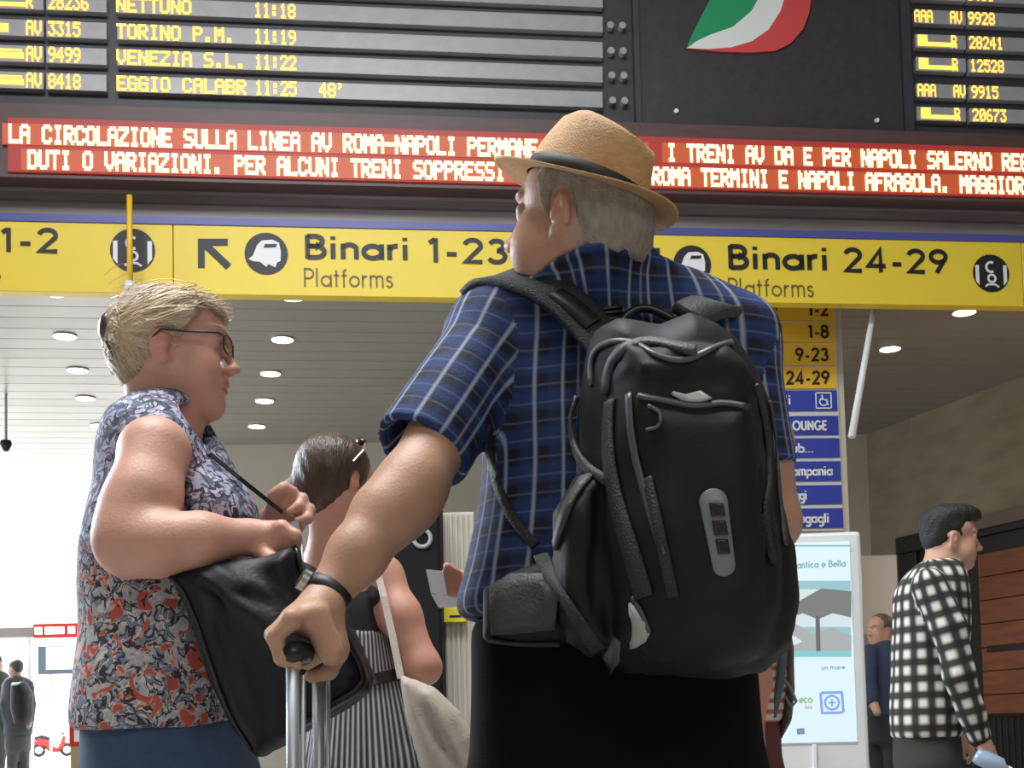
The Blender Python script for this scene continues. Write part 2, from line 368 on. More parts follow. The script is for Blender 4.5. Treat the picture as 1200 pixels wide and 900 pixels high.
put_text(m_blk, 'Binari', 852, 973, 287.5, 315, .205); put_text(m_blk, '24-29', 987, 1113, 291, 318.5, .185)
put_text(m_blk, '1-2', -3, 72, 267, 295, .185)
put_text(m_grey_print, 'Platforms', 355, 462, 314, 336, .085); put_text(m_grey_print, 'Platforms', 852, 955, 325.5, 347, .085); put_text(m_grey_print, 'Platforms', -105, 3, 306, 327, .085)
def q(x, y): return sz(x, y)
def arrow(cx, cy, k=1.0):
    mb = MB(); pts = [(-19, -16), (16, -16), (16, -8), (-3, -8), (20, 14), (14, 20), (-11, -4), (-11, 18), (-19, 18)]
    poly(mb, [q(cx+a*k, cy+b*k) for a, b in pts][::-1], Y0); return mb
for cx, cy in ((251, 296), (757, 307)): arrow(cx, cy).build('arrow', m_blk, sign)
def train_icon(cx, cy, r):
    s_, z_ = q(cx, cy); R = r*mpp(9.7)
    a = MB(); disc(a, s_, z_, R, Y0); ic = a.build('pictogram_disc', m_blk, sign)
    P2 = [(-.82, -.28), (-.62, -.12), (-.42, .38), (-.2, .62), (.3, .66), (.6, .52), (.68, .1), (.66, -.35), (.5, -.42), (.42, -.66), (.1, -.5), (.0, -.64), (-.3, -.4), (-.6, -.38)]
    b = MB(); poly(b, [(s_+x*R, z_+z*R) for x, z in P2], Y0*1.5); b.build('pictogram_train', m_wht, ic)
    c = MB(); poly(c, [(s_+x*R, z_+z*R) for x, z in [(-.12, .26), (.46, .3), (.5, .46), (-.05, .44)]], Y0*2); c.build('pictogram_windscreen', m_blk, ic)
def metro_icon(cx, cy, r):
    s_, z_ = q(cx, cy); R = r*mpp(9.7)
    a = MB(); disc(a, s_, z_, R, Y0); ic = a.build('pictogram_disc', m_blk, sign)
    b = MB()
    for sg in (-1, 1): poly(b, [(s_+x*R*sg, z_+z*R) for x, z in [(.86, -.42), (.86, .42), (.66, .42), (.66, -.66)]], Y0*1.5)
    stroke(b, [(s_+R*x, z_+R*z) for x, z in arc(.02, -.28, .2, 0, 360, 12)], .12*R, Y0*1.5)
    stroke(b, [(s_+R*x, z_+R*z) for x, z in arc(.0, .32, .26, 60, 300, 10)], .13*R, Y0*1.5)
    stroke(b, [(s_+R*x, z_+R*z) for x, z in [(-.35, -.72), (-.2, -.6), (.2, -.6), (.4, -.74)]], .1*R, Y0*1.5)
    b.build('pictogram_figure', m_wht, ic)
train_icon(312, 297.5, 25); train_icon(811, 310, 23.5); metro_icon(155.5, 293.5, 25.5); metro_icon(1161, 320.5, 24)
# beam between sign and board
bm_ = struct('trim_2', (0, 9.7, 0), YAW)
z1 = ztop+(zz(263)-zz(271.5))
MB().box((-11.5, .05, z1), (11.2, .45, zz(246))).build('beam_lower', m_beam2, bm_)
MB().box((-11.5, .0, zz(246)), (11.2, .45, zz(228))).build('beam_upper', m_beam, bm_)
MB().box((-11.5, -.02, zz(237.5)), (11.2, .02, zz(234.5))).build('beam_lip', m_beam2, bm_)

# ---------------------------------------------------------------- passenger information board
BD = Wall(9.62, YAW); bq = BD.sz
def bz(py, px): return BD.sz(px, py)[1]
def bs(px, py=80): return BD.sz(px, py)[0]
bd = thing('departure_board', (0, 9.62, 0), 'huge black departure board with amber train names, times and flag emblem', 'departure board', rz=YAW)
bt = bz(-260, 600); bb = bz(133, 300)
MB().box((bs(-600), .06, bb), (bs(1800), .3, bt)).build('board_casing', m_frame, bd)
def slat(x0, x1, yc, h, xref, yy=0.0, nm='display_row'):
    z = bz(yc, xref); hh = h*mpp(9.6)/2
    return MB().box((bs(x0, yc), yy, z-hh), (bs(x1, yc), .07, z+hh), .004).build(nm, m_slat, bd), z, hh
def put_led(r, t, x0, cw, z, hh, y=-.006, frac=.88):
    s0 = bs(x0, 80); c = cw*mpp(9.6); led_each('amber_letter', m_led, r, t, s0, z-hh*frac, c, 2*hh*frac, y, 1.35)
L_rows = [(-20, '', 'ROMA', '11:15', '', ''), (10, '_', 'NETTUNO', '11:18', 'R', '28236'), (41, 'A', 'TORINO P.M.', '11:19', 'AV', '3315'), (71, '=', 'VENEZIA S.L.', '11:22', 'AV', '9499'), (101.5, '=', 'EGGIO CALABR', '11:25', 'AV', '8418')]
for yc, ic, dest, tm, ty, num in L_rows:
    r, z, hh = slat(137, 706, yc, 20, 250)
    if yc < 0: continue
    put_led(r, dest, 137, 12.5, z, hh); put_led(r, tm, 299, 9.9, z, hh)
    if dest.startswith('EGGIO'): put_led(r, "48'", 374, 10.3, z, hh)
    r, z, hh = slat(54, 125, yc, 20, 250)
    put_led(r, num, 57, 9.3, z, hh)
    r, z, hh = slat(-230, 51, yc, 20, 250); mb = MB()
    put_led(r, ty, 31, 9.2, z, hh)
    if ic == '_': mb.box((bs(0), -.008, z-hh*.7), (bs(30), 0, z-hh*.25))
    if ic == '=': mb.box((bs(-6), -.008, z-hh*.6), (bs(28), 0, z+hh*.1)); mb.box((bs(-8), -.008, z+hh*.25), (bs(26), 0, z+hh*.5))
    if ic == 'A': mb.box((bs(-5), -.008, z-hh*.6), (bs(10), 0, z+hh*.4))
    if ic: mb.build('amber_symbol', m_led, r)
    for xx in (717, 731):
        mb = MB(); s_ = bs(xx, 80); mb.tube([(s_, .0, z), (s_, .07, z)], .028, 12); mb.build('signal_lamp', m_slat, bd)
R_rows = [(-8, 'a', 'R', '3418'), (20, 'a', 'AV', '9928'), (48.5, 'r', 'R', '28241'), (75.5, 'r', 'R', '12528'), (106.5, 'a', 'AV', '9915'), (133.5, 'r', 'R', '20673')]
for yc, ic, ty, num in R_rows:
    r, z, hh = slat(1072+yc*.02, 1132, yc, 18, 1100)
    mb = MB()
    if ic == 'a': put_led(r, 'AAA', 1074, 8.4, z, hh)
    else: mb.box((bs(1077), -.008, z-hh*.7), (bs(1088), 0, z+hh*.8)); mb.box((bs(1077), -.008, z-hh*.75), (bs(1122), 0, z-hh*.2))
    put_led(r, ty, 1116, 8.4, z, hh)
    if mb.v: mb.build('amber_symbol', m_led, r)
    r, z, hh = slat(1134+yc*.02, 1330, yc, 18, 1100)
    put_led(r, num, 1137, 9.2, z, hh)
# vertical frame bars and the blank panel with the emblem
for x0, x1 in ((743, 749), (1057, 1067)):
    MB().box((bs(x0, 80), -.03, bb), (bs(x1, 80), .07, bt)).build('mullion', m_frame, bd)
MB().box((bs(750, 80), .0, bz(151, 900)), (bs(1056, 80), .06, bt)).build('blank_panel', m_panel, bd)
for x, y in ((792, 131), (1027, 142)):
    mb = MB(); s_, z_ = bq(x, y); mb.tube([(s_, -.02, z_), (s_, .0, z_)], .018, 10); mb.build('panel_screw', m_wht, bd)
def outl(pts): return [bq(x, y) for x, y in pts]
gn = [(804, 57), (816, 30), (835, -6), (862, -55), (905, -52), (893, -10), (880, 14), (858, 33), (832, 42), (815, 50)]
wh = [(804, 58), (815, 50), (832, 42), (858, 33), (880, 14), (893, -10), (905, -52), (930, -50), (920, -6), (914, 14), (900, 36), (880, 50), (856, 57), (830, 59)]
rd = [(804, 58), (830, 59), (856, 57), (880, 50), (900, 36), (914, 14), (920, -6), (930, -50), (962, -48), (951, -8), (947, 18), (940, 36), (926, 52), (908, 61), (880, 63), (845, 62)]
for nm, pts, c in (('emblem_green', gn, (.02, .30, .12)), ('emblem_white', wh, (.75, .77, .75)), ('emblem_red', rd, (.62, .07, .07))):
    mb = MB(); mb.prism(outl(pts)[::-1], -.02, .0); mb.build(nm, mat(nm, c, .4), bd)
# running text strip
st = thing('running_text_strip', (0, 9.5, 0), 'two-line red and amber running message strip above the yellow sign', 'led display', rz=YAW)
LS = Wall(9.5, YAW); lq = LS.sz
def lz(py, px): return LS.sz(px, py)[1]
MB().box((-11, .0, lz(222, 600)), (11, .35, lz(139, 600))).build('strip_housing', m_house, st)
mb = MB().box((lq(10, 170)[0], -.02, lz(217, 600)), (lq(1700, 170)[0], .01, lz(156.5, 600))); mb.build('red_screen', m_halo_red, st)  # screen whose dim red emission imitates the halo of the letters
for (x0, yT, yB, xr, t, xe) in ((12, 150, 170, 60, 'LA CIRCOLAZIONE SULLA LINEA AV ROMA-NAPOLI PERMANE I RITARDI.  I TRENI AV DA E PER NAPOLI SALERNO REG', 1),
                                (34, 179.5, 199.5, 60, 'DUTI O VARIAZIONI. PER ALCUNI TRENI SOPPRESSI  TRATTA ROMA TERMINI E NAPOLI AFRAGOLA. MAGGIORI', 1)):
    zb = lz(yB, xr); zt = lz(yT, xr); cw = 12.45*mpp(9.5)*.985
    s0 = lq(x0, 160)[0]
    if 'CIRCOL' in t:
        a, b = t.split('  '); sb = lq(781, 175)[0]
    else:
        i = t.index('ROMA TERM'); a, b = t[:i].rstrip(), t[i:]; sb = lq(763, 205)[0]
    mb = MB(); mb.box((s0-.05, -.026, zb-.015), (s0+cw*len(a), -.02, zt+.015)); mb.box((sb-.04, -.026, zb-.015), (sb+cw*(len(b)+8), -.02, zt+.015)); mb.build('letter_halo', m_halo_orange, st)  # glowing backing per line, standing in for the letters' halo
    led_each('message_letter', m_ledw, st, a, s0, zb-.004, cw, zt-zb+.008, -.032, 1.6); led_each('message_letter', m_ledw, st, b, sb, zb-.004, cw, zt-zb+.008, -.032, 1.6)

# yellow rod with its pale bell, in front of the sign
pr = P(152, 285, 9.14)
t = thing('hanging_rod', (pr[0], 9.14, P(152, 338, 9.14)[2]), 'thin yellow rod hanging in front of the round pictogram at left', 'rod')
h = P(152, 229, 9.14)[2]-t.location[2]
MB().tube([(0, 0, .02), (0, 0, h)], .021, 10).build('rod_tube', mat('rod_yellow', (.80, .50, .03), .4), t, smooth=True)
MB().tube([(0, 0, -.02), (0, 0, .05)], [.05, .035], 12).build('rod_collar', m_white, t, smooth=True)
MB().tube([(-.02, 0, -.30), (-.015, 0, -.15), (0, 0, -.01)], [.14, .12, .03], 18).build('bell', mat('bell_grey', (.42, .42, .42), .5), t, smooth=True)
# slanted white pole
a = P(1027, 345, 10.3); b = P(998, 512, 10.0)
o = MB().tube([a, b], [.022, .03], 10).build('slanted_pole', m_white, origin=b, smooth=True); o.location = b
tag(o, 'slanted white pole right of the directory column', 'pole')
# pale column with the directory
CW_ = Wall(10.5, YAW*.6)
cs = lambda px, py=480: CW_.sz(px, py)[0]
cz = lambda py, px=930: CW_.sz(px, py)[1]
col = struct('trim_3', CW_.loc, CW_.yaw)
MB().box((cs(838), 0, 0), (cs(990.5), .9, HC), .01).build('column_shaft', m_stone2, col)
MB().box((cs(836), -.012, 0), (cs(992.5), .9, .25), .01).build('column_base', m_stone2, col)
dr = thing('directory_board', CW_.loc, 'yellow and blue directory of platforms and services on the pale column', 'sign', rz=CW_.yaw)
x0, x1 = 846, 979.5
m_yel2 = mat('directory_yellow', (.74, .43, .025), .5); m_dblue = mat('directory_blue', (.022, .045, .33), .5)
MB().box((cs(x0)-.02, -.03, cz(623)), (cs(x1)+.015, .0, cz(345)), .003).build('backing', mat('directory_backing', (.62, .62, .60), .5), dr)
dy = -.045
def dtext(M, r, t, xa, xb, yt, yb, wgt):
    s0, zb = CW_.sz(xa, yb); s1, _ = CW_.sz(xb, yb); text_each('letter', M, r, t, s0, zb, s1-s0, CW_.sz(xa, yt)[1]-zb, wgt, dy-.004)
yl = [(350, 377), (378.5, 403), (404.5, 430), (431.5, 457)]
nums = [('1-2', 944, 970), ('1-8', 944, 970), ('9-23', 930, 970), ('24-29', 919, 971)]
for i, (a, b) in enumerate(yl):
    r = MB().box((cs(x0), dy, cz(b)), (cs(x1), -.03, cz(a)), .002).build('yellow_row', m_yel2, dr)
    dtext(m_blk, r, nums[i][0], nums[i][1], nums[i][2], b-20, b-5, .2); mb = MB(); dtext(m_blk, r, 'Binari', 882, 910, b-18, b-10, .16)
    s_, z_ = CW_.sz(867, (a+b)/2+1); disc(mb, s_, z_, .062, dy-.004); mb.build('row_disc', m_blk, r)
    mb = MB(); disc(mb, s_, z_, .034, dy-.007); mb.build('row_pictogram', m_wht, r)
bl = [(459, 483), (489, 511), (515, 537.5), (542, 565), (570, 592), (597, 620)]
bt_ = [('Disabili', 868, 926), ('VIP LOUNGE', 898, 968), ('Club...', 914, 952), ('S. Campania', 905, 974), ('Viaggi', 912, 944), ('Bagagli', 926, 970)]
for i, (a, b) in enumerate(bl):
    r = MB().box((cs(x0), dy, cz(b)), (cs(x1+i*.3), -.03, cz(a)), .002).build('blue_row', m_dblue, dr)
    dtext(m_wht, r, bt_[i][0], bt_[i][1], bt_[i][2], a+6, a+17, .2); mb = MB()
    if i == 0:
        s_, z_ = CW_.sz(963, 471); sq = .065
        for k in range(4):
            c4 = [(-1, -1), (1, -1), (1, 1), (-1, 1)]; stroke(mb, [(s_+c4[k][0]*sq, z_+c4[k][1]*sq), (s_+c4[(k+1) % 4][0]*sq, z_+c4[(k+1) % 4][1]*sq)], .01, dy-.004)
        stroke(mb, [(s_+p[0]*.033, z_-.01+p[1]*.033) for p in arc(0, 0, 1, 120, 400, 14)], .011, dy-.004); stroke(mb, [(s_-.012, z_+.05), (s_-.008, z_+.01), (s_+.022, z_+.005), (s_+.04, z_-.04)], .012, dy-.004)
    if mb.v: mb.build('wheelchair_pictogram', m_wht, r)

# ---------------------------------------------------------------- information totem with its screen
KW = Wall(7.3, -.10); kq = KW.sz
ks = lambda px, py=760: KW.sz(px, py)[0]
kz = lambda py, px=960: KW.sz(px, py)[1]
kt = KW.sz(960, 624)[1]
kk = thing('information_totem', (P(955, 760, 7.3)[0], 7.3, 0), 'white information totem with a pale blue beach advertisement screen', 'screen')
kk.location = (0, KW.D, 0); kk.rotation_euler = (0, 0, KW.yaw)
kk_b = MB(); kk_b.box((ks(893), 0, .06), (ks(1014), .16, kt), .02); kk_b.build('totem_body', mat('totem_white', (.66, .68, .67), .4), kk)
MB().box((ks(886), -.05, 0), (ks(1020), .26, .07), .01).build('totem_foot', m_metal, kk)
sb = MB().box((ks(901), -.012, kz(870)), (ks(1000), 0, kz(636)), .003).build('screen', mat('screen_pale_blue', (.1, .12, .13), .3, emit=(.62, .76, .84), estr=.76), kk)
def scr(pts, nm, c, e=.70, y=-.016):
    mb = MB(); poly(mb, [kq(a, b) for a, b in pts][::-1], y); return mb.build(nm, mat(nm, tuple(q*.1 for q in c), .4, emit=c, estr=e), sb)
scr([(901, 681), (996, 681), (997, 769), (901, 769)], 'picture_sky', (.30, .52, .58))
scr([(901, 690), (996, 692), (997, 735), (901, 735)], 'picture_haze', (.62, .72, .74), .7, -.018)
scr([(912, 722), (930, 708), (962, 690), (997, 693), (997, 724), (975, 719), (958, 726), (940, 719), (926, 724)], 'picture_parasol', (.17, .17, .17), .8, -.020)
scr([(955, 722), (960, 722), (961, 765), (956, 765)], 'picture_pole', (.12, .12, .13), .8, -.021)
scr([(901, 738), (930, 730), (950, 742), (975, 736), (997, 745), (997, 764), (901, 764)], 'picture_beach', (.34, .36, .37), .8, -.0195)
scr([(901, 740), (925, 742), (940, 752), (922, 760), (901, 756)], 'picture_sand', (.60, .66, .68), .8, -.0205)
scr([(901, 763), (997, 763), (997, 770), (901, 770)], 'picture_sea', (.20, .50, .52), .8, -.021)
scr([(901, 639), (997, 639), (997, 641), (901, 641)], 'screen_rule', (.25, .4, .45), .8)
def ktext(t, xa, xb, yt, yb, wgt, nm, c):
    mb = MB(); s0, zb = kq(xa, yb); s1, _ = kq(xb, yb); text(mb, t, s0, zb, s1-s0, kq(xa, yt)[1]-zb, wgt, -.017); mb.build(nm, mat(nm, tuple(q*.1 for q in c), .4, emit=c, estr=.62), sb)
ktext('Romantica e Bella', 916, 991, 659, 667, .16, 'screen_title', (.18, .42, .48))
ktext('un mare', 962, 990, 780, 785, .2, 'screen_caption', (.25, .42, .5))
mb = MB(); s_, z_ = kq(974.5, 823.5); sq = .056
for k in range(4):
    c4 = [(-1, -1), (1, -1), (1, 1), (-1, 1)]; stroke(mb, [(s_+c4[k][0]*sq*1.08, z_+c4[k][1]*sq), (s_+c4[(k+1) % 4][0]*sq, z_+c4[(k+1) % 4][1]*sq)], .014, -.016)
stroke(mb, [(s_+p[0]*.038, z_+p[1]*.038) for p in arc(0, 0, 1, 0, 360, 18)], .012, -.016); stroke(mb, [(s_-.02, z_), (s_+.02, z_)], .01, -.016); stroke(mb, [(s_, z_-.02), (s_, z_+.02)], .01, -.016)
mb.build('screen_badge', mat('screen_badge', (.02, .03, .07), .4, emit=(.20, .32, .66), estr=.8), sb)
ktext('eco', 936, 952, 815, 824, .2, 'screen_green', (.35, .55, .3)); ktext('bio', 943, 952, 826, 831, .2, 'screen_ochre', (.55, .5, .25))
scr([(933, 854), (942, 853), (943, 860), (934, 861)], 'screen_logo', (.15, .25, .32), .8)
MB().box((ks(947.5), -.02, .05), (ks(952), 0, kz(872)), .003).build('cable_cover', m_wht, kk)

# ---------------------------------------------------------------- black machine and pale pillar behind the group
c = P(480, 700, 8.2)
kk = thing('ticket_machine', (c[0], 8.2, 0), 'tall black machine with a grey ring behind the dark-haired woman', 'machine')
zt = P(490, 583, 8.2)[2]; w2 = (P(516, 650, 8.2)[0]-c[0])
MB().box((-.30, 0, 0), (w2, .55, zt), .02).build('machine_body', mat('machine_black', (.006, .006, .007), .7, spec=.2), kk)
s_ = P(495, 631, 8.2); mb = MB(); mb.tube([(s_[0]-c[0]+.055*math.cos(a), -.01, s_[2]+.055*math.sin(a)) for a in np.linspace(0, 2*math.pi, 20, endpoint=False)], .014, 8, closed=True); mb.build('grey_ring', mat('ring_grey', (.30, .30, .30), .5), kk, smooth=True)
MB().box((-.28, -.012, .95), (w2-.02, 0, 1.0), .003).build('machine_shelf', m_metal, kk)
c = P(536, 700, 8.6)
kk = thing('pillar', (c[0], 8.6, 0), 'pale beige fluted pillar between the woman in stripes and the hat man', 'pillar')
zt = P(536, 600, 8.6)[2]; w2 = 22*mpp(8.6)
MB().box((-w2, 0, 0), (w2, .3, zt), .01).build('pillar_core', m_stone2, kk)
for k in range(7):
    x = -w2+.012+k*(2*w2-.02)/6.6; MB().box((x, -.02, .1), (x+.022, .002, zt-.02), .004).build('flute', m_stone2, kk)
zt = P(530, 712, 8.5)[2]; zb = P(530, 729, 8.5)[2]
kk2 = thing('yellow_notice', (P(532, 720, 8.5)[0], 8.5, zb), 'small yellow notice on the pale pillar below the folded paper', 'sign')
MB().box((-.08, 0, 0), (.08, .06, zt-zb), .004).build('notice_plate', mat('notice_yellow', (.8, .68, .03), .4), kk2)
MB().box((-.03, -.004, .03), (.05, 0, .045)).build('notice_print', m_blk, kk2)

# ---------------------------------------------------------------- shop front on the right
sh = thing('shop_front', RW.loc, 'black shop front with an orange wooden panel on the stone wall', 'shop', rz=RW.yaw)
sA, zA = rw(1057, 631); sB = rw(1260, 600)[0]
MB().box((sA, -.10, zA-.20), (sB+1.0, -.0, zA), .01).build('fascia', m_black, sh)
MB().box((sA, -.08, 0), (sA+.35, -.0, zA-.2), .01).build('jamb', m_black, sh)
MB().box((rw(1140, 625)[0], -.16, zA-.13), (sB+1.0, -.10, zA-.0), .005).build('lintel_strip', mat('lintel_brown', (.16, .12, .10), .6), sh)
MB().box((sA+.35, -.03, 0), (sB+1.0, -.0, zA-.2)).build('dark_backing', m_black, sh)
s0 = rw(1156, 750)[0]; s1 = rw(1260, 750)[0]; zt = rw(1180, 645)[1]; zb = rw(1180, 842)[1]; n = 7
for k in range(n):
    a = zb+(zt-zb)*k/n; MB().box((s0, -.07, a+.008), (s1, -.03, a+(zt-zb)/n), .006).build('wood_panel', m_wood, sh)
MB().box((s0+.1, -.085, zb+(zt-zb)*.40), (s1, -.07, zb+(zt-zb)*.44)).build('cross_bar', m_black, sh)
rl = thing('railing', RW.loc, 'black metal railing in front of the orange wooden panel', 'railing', rz=RW.yaw)
lp = bpy.data.lights.new('shop_lamp', 'POINT'); lp.energy = 22; lp.color = (1, .62, .3); lp.shadow_soft_size = .1; lo_ = bpy.data.objects.new('shop_lamp', lp); COL.objects.link(lo_); q_ = P(1215, 700, 10.6); lo_.location = (q_[0]-.1, q_[1], q_[2]+.3)
a = rw(1170, 840)[0]; b = rw(1250, 840)[0]; zt = rw(1190, 838)[1]
for k in range(12):
    x = a+(b-a)*k/11; MB().tube([(x, -.35, 0), (x, -.35, zt)], .014, 6).build('rail_post', m_black, rl)
MB().tube([(a, -.35, zt), (b, -.35, zt)], .022, 8).build('handrail', m_black, rl)
c = P(1032, 700, 12.2); 
o = MB().box((-.17, 0, -.35), (.20, .05, .42), .01).build('lit_corridor_tone', mat('lit_corridor_tone', (.50, .52, .55), .5), sh); o.parent = None; o.location = (c[0], 12.3, c[2])  # pale colour stands in for the brightness of a lit corridor
o.name = 'lit_corridor_panel'; tag(o, 'pale grey upright panel in place of a lit corridor above the balding man at right', 'panel')
MB().tube([(0, .06, -2.2), (0, .06, -.3)], .03, 8).build('panel_post', m_metal, o)

# ---------------------------------------------------------------- street side, far left
tz = P(50, 746, 18)[2]
en = struct('door_1', (0, 18, 0))
MB().box((P(-220, 740, 18)[0], 0, tz), (P(215, 740, 18)[0], .25, tz+.14), .01).build('transom', mat('transom_grey', (.25, .24, .22), .6), en)
for px in (-120, 33, 120, 208):
    x = P(px, 800, 18)[0]; MB().box((x-.025, .05, -.02), (x+.025, .15, tz)).build('door_post', mat('post_pale', (.8, .8, .8), .5) if px == -120 else bpy.data.materials['post_pale'], en)
s = thing('lit_exit_sign', (P(66, 738, 17.9)[0], 17.85, tz), 'small red and white lit sign on the far doorway', 'sign')
MB().box((-.31, 0, -.03), (.31, .12, .17), .01).build('sign_case', m_red, s)
mb = MB(); 
for a, b in ((-.28, -.18), (-.14, .13), (.18, .28)): mb.box((a, -.01, .02), (b, 0, .12), .003)
mb.build('lit_window', m_lamp, s)
b = thing('street_billboard', (P(72, 780, 26)[0], 26, -.02), 'white street billboard with a dark edge beyond the far doorway', 'billboard')
bx0 = P(44, 780, 26)[0]-b.location[0]; bx1 = P(125, 780, 26)[0]-b.location[0]; z0 = P(60, 790, 26)[2]+.02; z1 = P(60, 757, 26)[2]+.02
MB().box((bx0, 0, z0), (bx1, .1, z1), .01).build('billboard_frame', mat('billboard_dark', (.05, .07, .09), .5), b)
MB().box((bx0+.18, -.02, z0+.09), (bx1-.1, 0, z1-.02)).build('billboard_sheet', m_white, b)
MB().box((bx0+.2, -.03, z0+.25), (bx1-.15, -.02, z0+.29)).build('billboard_line', m_metal, b)
for x in (bx0+.25, bx1-.25): MB().tube([(x, .05, 0), (x, .05, z0)], .03, 8).build('billboard_post', m_metal, b)
# red topped marker post
c = P(92, 860, 12.5)
t = thing('marker_post', (c[0], 12.5, 0), 'tan marker post with a red and white head beside the doorway', 'post')
zh = P(92, 832, 12.5)[2]; zm = P(92, 874, 12.5)[2]
MB().box((-.065, -.05, 0), (.065, .05, zm), .01).build('post_body', mat('post_tan', (.34, .25, .15), .6), t)
MB().box((-.075, -.06, zm), (.07, .06, zh), .012).build('post_head', m_red, t)
MB().box((-.02, -.066, zm+.04), (.03, -.06, zh-.12)).build('post_label', m_wht, t)
MB().tube([(0, 0, zh-.01), (0, 0, zh+.03)], [.05, .02], 10).build('post_cap', m_white, t)
# red scooter parked far out in the street
t = thing('motor_scooter', (P(62, 880, 60)[0], 60, -.02), 'red motor scooter parked far out in the bright street', 'scooter', rz=.25)
whl = MB(); whl.tube([(.24*math.cos(a), 0, .24*math.sin(a)) for a in np.linspace(0, 2*math.pi, 18, endpoint=False)], .075, 8, closed=True)
for x in (-.62, .62):
    o = whl.build('wheel', m_rubber, t, smooth=True) if x < 0 else bpy.data.objects.new('wheel', o.data)
    if x > 0: COL.objects.link(o); o.parent = t
    o.location = (x, 0, .31)
mb = MB(); mb.tube([(-.85, 0, .62), (-.6, 0, .72), (-.25, 0, .62), (-.1, 0, .35), (.25, 0, .3), (.42, 0, .55), (.5, 0, .95)], [.08, .19, .2, .16, .12, .12, .08], 12); mb.build('scooter_body', m_red, t, smooth=True)
MB().tube([(-.8, 0, .86), (-.5, 0, .9), (-.1, 0, .82)], [.08, .13, .07], 10).build('scooter_seat', m_rubber, t, smooth=True)
MB().tube([(.45, -.32, 1.08), (.5, 0, 1.02), (.45, .32, 1.08)], .03, 8).build('handlebar', m_rubber, t)
MB().tube([(.5, 0, .95), (.62, 0, .31)], .05, 8).build('fork', m_metal, t)
MB().tube([(-.3, 0, .3), (-.62, 0, .31)], .07, 8).build('engine', m_metal, t)
# small dark dome at the far left, under the passage ceiling
c = P(7, 523, 13)
t = thing('dome_camera', (c[0], 13, HC), 'small dark dome hanging from the ceiling at the left edge', 'camera')
MB().tube([(0, 0, 0), (0, 0, c[2]-HC+.05)], .015, 8).build('stem', m_metal, t)
MB().tube([(0, 0, c[2]-HC+.06), (0, 0, c[2]-HC+.02), (0, 0, c[2]-HC-.05)], [.05, .06, .025], 12).build('dome', m_rubber, t, smooth=True)
# ---------------------------------------------------------------- figure engine: blended solids -> one continuous surface
f32 = np.float32
def A3(p): return np.array(p, f32)
def cone(a, b, ra, rb=None):
    rb = ra if rb is None else rb; a = A3(a); b = A3(b); d = b-a; L2 = max(float(d@d), 1e-12); m = max(ra, rb)
    def fn(X, Y, Z):
        x = X-a[0]; y = Y-a[1]; z = Z-a[2]; t = np.clip((x*d[0]+y*d[1]+z*d[2])/L2, 0, 1)
        return np.sqrt((x-t*d[0])**2+(y-t*d[1])**2+(z-t*d[2])**2)-(ra+(rb-ra)*t)
    return fn, np.minimum(a, b)-m, np.maximum(a, b)+m
def cutcone(a, b, ra, rb):            # the same with a flat end at b (a sleeve, a cuff)
    a = A3(a); b = A3(b); d = b-a; L = float(np.linalg.norm(d)); d = d/L; m = max(ra, rb)
    def fn(X, Y, Z):
        x = X-a[0]; y = Y-a[1]; z = Z-a[2]; t = x*d[0]+y*d[1]+z*d[2]; tc_ = np.clip(t, 0, L)
        r = np.sqrt((x-tc_*d[0])**2+(y-tc_*d[1])**2+(z-tc_*d[2])**2)-(ra+(rb-ra)*tc_/L); e = t-L
        q1 = np.sqrt(np.maximum((x-t*d[0])**2+(y-t*d[1])**2+(z-t*d[2])**2, 0))-rb
        return np.where(e > 0, np.sqrt(np.maximum(q1, 0)**2+e*e), np.maximum(r, np.maximum(e, -1e3)))
    return fn, np.minimum(a, b)-m, np.maximum(a, b)+m
def ell(c, r, M=None):
    c = A3(c); r = A3(r); m = r.max() if M is not None else r
    def fn(X, Y, Z):
        x = X-c[0]; y = Y-c[1]; z = Z-c[2]
        if M is not None: x, y, z = x*M[0, 0]+y*M[1, 0]+z*M[2, 0], x*M[0, 1]+y*M[1, 1]+z*M[2, 1], x*M[0, 2]+y*M[1, 2]+z*M[2, 2]
        k0 = np.sqrt((x/r[0])**2+(y/r[1])**2+(z/r[2])**2); k1 = np.sqrt((x/r[0]**2)**2+(y/r[1]**2)**2+(z/r[2]**2)**2)+1e-6
        return np.maximum(k0*(k0-1)/k1, (k0-1)*float(r.min()))
    return fn, c-m, c+m
def rbox(c, h, rd, M=None):
    c = A3(c); h = A3(h); m = np.full(3, np.linalg.norm(h), f32)
    def fn(X, Y, Z):
        x = X-c[0]; y = Y-c[1]; z = Z-c[2]
        if M is not None: x, y, z = x*M[0, 0]+y*M[1, 0]+z*M[2, 0], x*M[0, 1]+y*M[1, 1]+z*M[2, 1], x*M[0, 2]+y*M[1, 2]+z*M[2, 2]
        x = np.abs(x)-h[0]+rd; y = np.abs(y)-h[1]+rd; z = np.abs(z)-h[2]+rd
        return np.sqrt(np.maximum(x, 0)**2+np.maximum(y, 0)**2+np.maximum(z, 0)**2)+np.minimum(np.maximum(np.maximum(x, y), z), 0)-rd
    return fn, c-m, c+m
